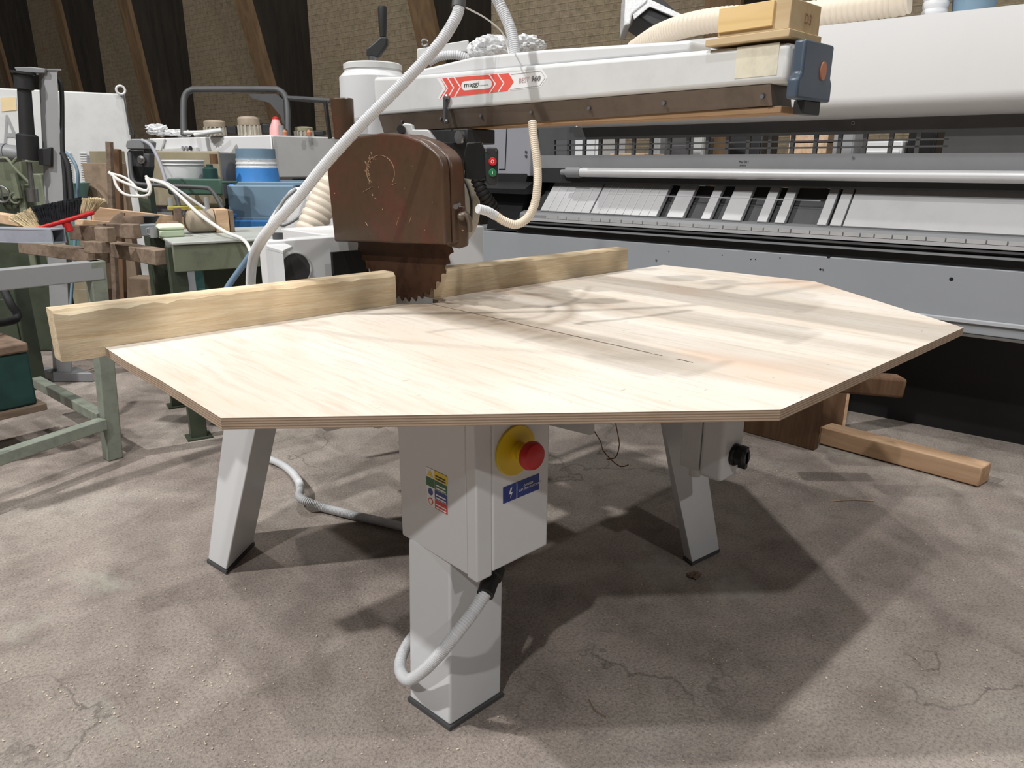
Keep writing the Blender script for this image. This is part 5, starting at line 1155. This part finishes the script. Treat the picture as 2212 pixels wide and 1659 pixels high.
for (u, vt, vb, w_px, cov) in [(467, 260, 298, 22, motor_b), (541, 252, 296, 23, motor_b), (658, 274, 302, 19, paint('olive_cover', (150, 146, 120), .6, var=.1))]:
    c0 = Pd(u, vb, bm_d+.35); c0.z = ztop; r0 = w_px*(bm_d+.35)/F_PX; h_ = Pd(u, vt, bm_d+.35).z-ztop
    m_ = MB(); m_.lathe(c0, Z*h_, [(r0*.9, 0), (r0*.9, .55)], 24); 
    for k in range(16):
        a = R(k*22.5); d_ = Vector((math.cos(a), math.sin(a), 0)); m_.bar(c0+d_*r0*.92+Z*h_*.05, c0+d_*r0*.92+Z*h_*.55, .012, .03, d_)
    mo = m_.build('top_motor', motor_m, big)
    m_ = MB(); m_.lathe(c0+Z*h_*.55, Z*h_*.45, [(r0, 0), (r0*1.02, .1), (r0*1.02, .7), (r0*.9, .9), (r0*.5, 1)], 28); m_.build('fan_cover', cov, mo)
    m_ = MB(); m_.hexa(c0+rgt*r0*.9+Z*h_*.15, rgt*.10, nrm*.1, Z*h_*.5); m_.build('terminal_box', darker, mo, .01)
tubepart('guard_rail', [(397, 292, bm_d+.2), (396, 240, bm_d+.2), (399, 208, bm_d+.2), (412, 195, bm_d+.2), (440, 193, bm_d+.2), (580, 193, bm_d+.2), (604, 196, bm_d+.2), (617, 210, bm_d+.2), (621, 240, bm_d+.2), (622, 296, bm_d+.2)], .026, dark_grey, big, n=12)
m_ = MB(); gr_ = lambda u, v: fp(u, v, bm_d+.2, (560, 240)); m_.prism([gr_(536, 203), (gr_(596, 203)), gr_(612, 215), gr_(616, 290), gr_(606, 250), gr_(582, 222), gr_(545, 212)], nrm*.01); m_.build('guard_plate', dark_grey, big)
tubepart('guard_rail', [(622, 212, bm_d+.2), (660, 214, bm_d+.1), (715, 218, bm_d)], .020, dark_grey, big)
for pts in ([(398, 287), (440, 286), (478, 281)], [(420, 292), (452, 286), (480, 282)]):
    tubepart('lever', [(u, v, bm_d+.1) for u, v in pts], .018, white2, big)
p = Pd(598, 292, bm_d+.2); p.z = ztop+.002; h_ = Pd(598, 253, bm_d+.2).z-ztop
e = thing('bottle', 'pink plastic bottle with a red tip standing on the pale machine', 'bottle', p); m_ = MB(); m_.lathe(p, Z*h_, [(.06, 0), (.055, .4), (.035, .7), (.028, .85)], 20); m_.build('body', pink_m, e)
m_ = MB(); m_.lathe(p+Z*h_*.85, Z*h_*.15, [(.028, 0), (.026, .6), (.01, 1)], 16); m_.build('cap', red_m, e)
p = Pd(609, 292, bm_d+.15); p.z = ztop+.003; m_ = MB(); m_.lathe(p, Z*.08, [(.022, 0), (.022, 1)], 14); tag(m_.build('small_can', grey_paint, None), 'small grey can beside the pink bottle on the pale machine', 'can')
for u in (616, 668):
    p = Pd(u, 296, bm_d+.15); p.z = ztop; m_ = MB(); m_.lathe(p, Z*.05, [(.02, 0), (.022, .6), (.008, 1)], 14); tag(m_.build('orange_knob', orange_m, None), 'small orange knob on the pale machine ' + ('right of the grey can' if u == 616 else 'in front of the olive motor cover'), 'knob')
m_ = MB(); c0 = Pd(343, 292, bm_d+.9); blob(m_, (c0.x, c0.y, ztop+.075), .10, (1, .8, .5), .4, 4); blob(m_, (c0.x+.15, c0.y-.1, ztop+.05), .09, (1.3, .8, .35), .4, 4); t_ = m_.build('plastic_bag', wrap_m, None); tag(t_, 'crumpled white plastic bag lying on the left end of the pale machine', 'bag')
# ---- white sack and beige duct behind the base housing
sk = 3.3
m_ = MB(); sq = lambda u, v: fp(u, v, 4.3, (640, 460))
outl = [(560, 512), (580, 470), (607, 430), (622, 412), (634, 405), (652, 405), (668, 409), (686, 404), (702, 402), (725, 402), (735, 512)]
m_.prism([sq(u, v) for u, v in outl], nrm*.3); t_ = thing('white_hood', 'smooth white plastic extraction hood behind the base housing', 'hood', ground(sq(640, 510))); 
m_.build('shell', press_white, t_, .03, 4)
m_ = MB(); q0 = sq(640, 505); m_.hexa(Vector((q0.x, q0.y, 0))-rgt*.12+nrm*.03, rgt*.24, nrm*.22, Z*(q0.z)); m_.build('stand', white2, t_, .01)
tubepart('cord', [(640, 408, 4.22), (615, 430, 4.22), (598, 460, 4.22), (596, 478, 4.22), (612, 486, 4.22), (640, 472, 4.22), (660, 452, 4.22), (672, 430, 4.22)], .011, grey_paint, t_)
m_ = MB(); dp_ = [(650, 545, 3.3), (664, 512, 3.3), (682, 470, 3.3), (702, 428, 3.3), (724, 385, 3.3), (738, 350, 3.35)]
m_.tube([Pd(*q) for q in dp_], 0.066, 20, 0.03, 0.006); t_ = m_.build('flexible_duct', flex2, None); tag(t_, 'thick beige ribbed duct rising behind the maroon blade guard', 'duct')
t_ = tubepart('blue_hose', [(544, 545, 2.9), (520, 580, 2.9), (495, 615, 2.9), (470, 660, 2.9)], .012, paint('slate_blue_hose', (104, 128, 150), .5), None); tag(t_, 'thin slate blue hose running down under the workbench edge', 'hose')
# things standing under and behind the bench on the floor
for (u0, v0, u1, d, dpth, mt, nm, lb, cat) in [(290, 600, 335, 4.72, .12, cardboard, 'cardboard_box', 'brown cardboard box on the floor seen below the grey rack rail', 'box'),
    (165, 590, 208, 4.95, .1, tan_panel, 'wooden_crate', 'tan crate on the floor seen below the rack rail behind the left fence end', 'crate'),
    (-20, 600, 44, 4.2, .12, green_dk, 'green_pump', 'dark green pump housing on the floor at the far left below the rail', 'pump'),
    (430, 580, 520, 4.5, .2, teal_dk, 'green_bin', 'dark green bin on the floor behind the workbench legs', 'bin'),
    (520, 560, 570, 4.4, .2, mid_grey, 'grey_pedestal', 'grey machine pedestal just left of the base housing', 'pedestal')]:
    m_, o_, r_, w_, ww, top = post_hex(u0, u1, v0, d, dpth, 50); e = thing(nm, lb, cat, (o_.x, o_.y, 0)); m_.build('body', mt, e, .01)
    m_ = MB(); m_.hexa(Vector((o_.x, o_.y, top*.12))-w_*.01+r_*ww*.08, r_*ww*.84, w_*.01, Z*top*.7); m_.build('front_panel', mt, e, .004)
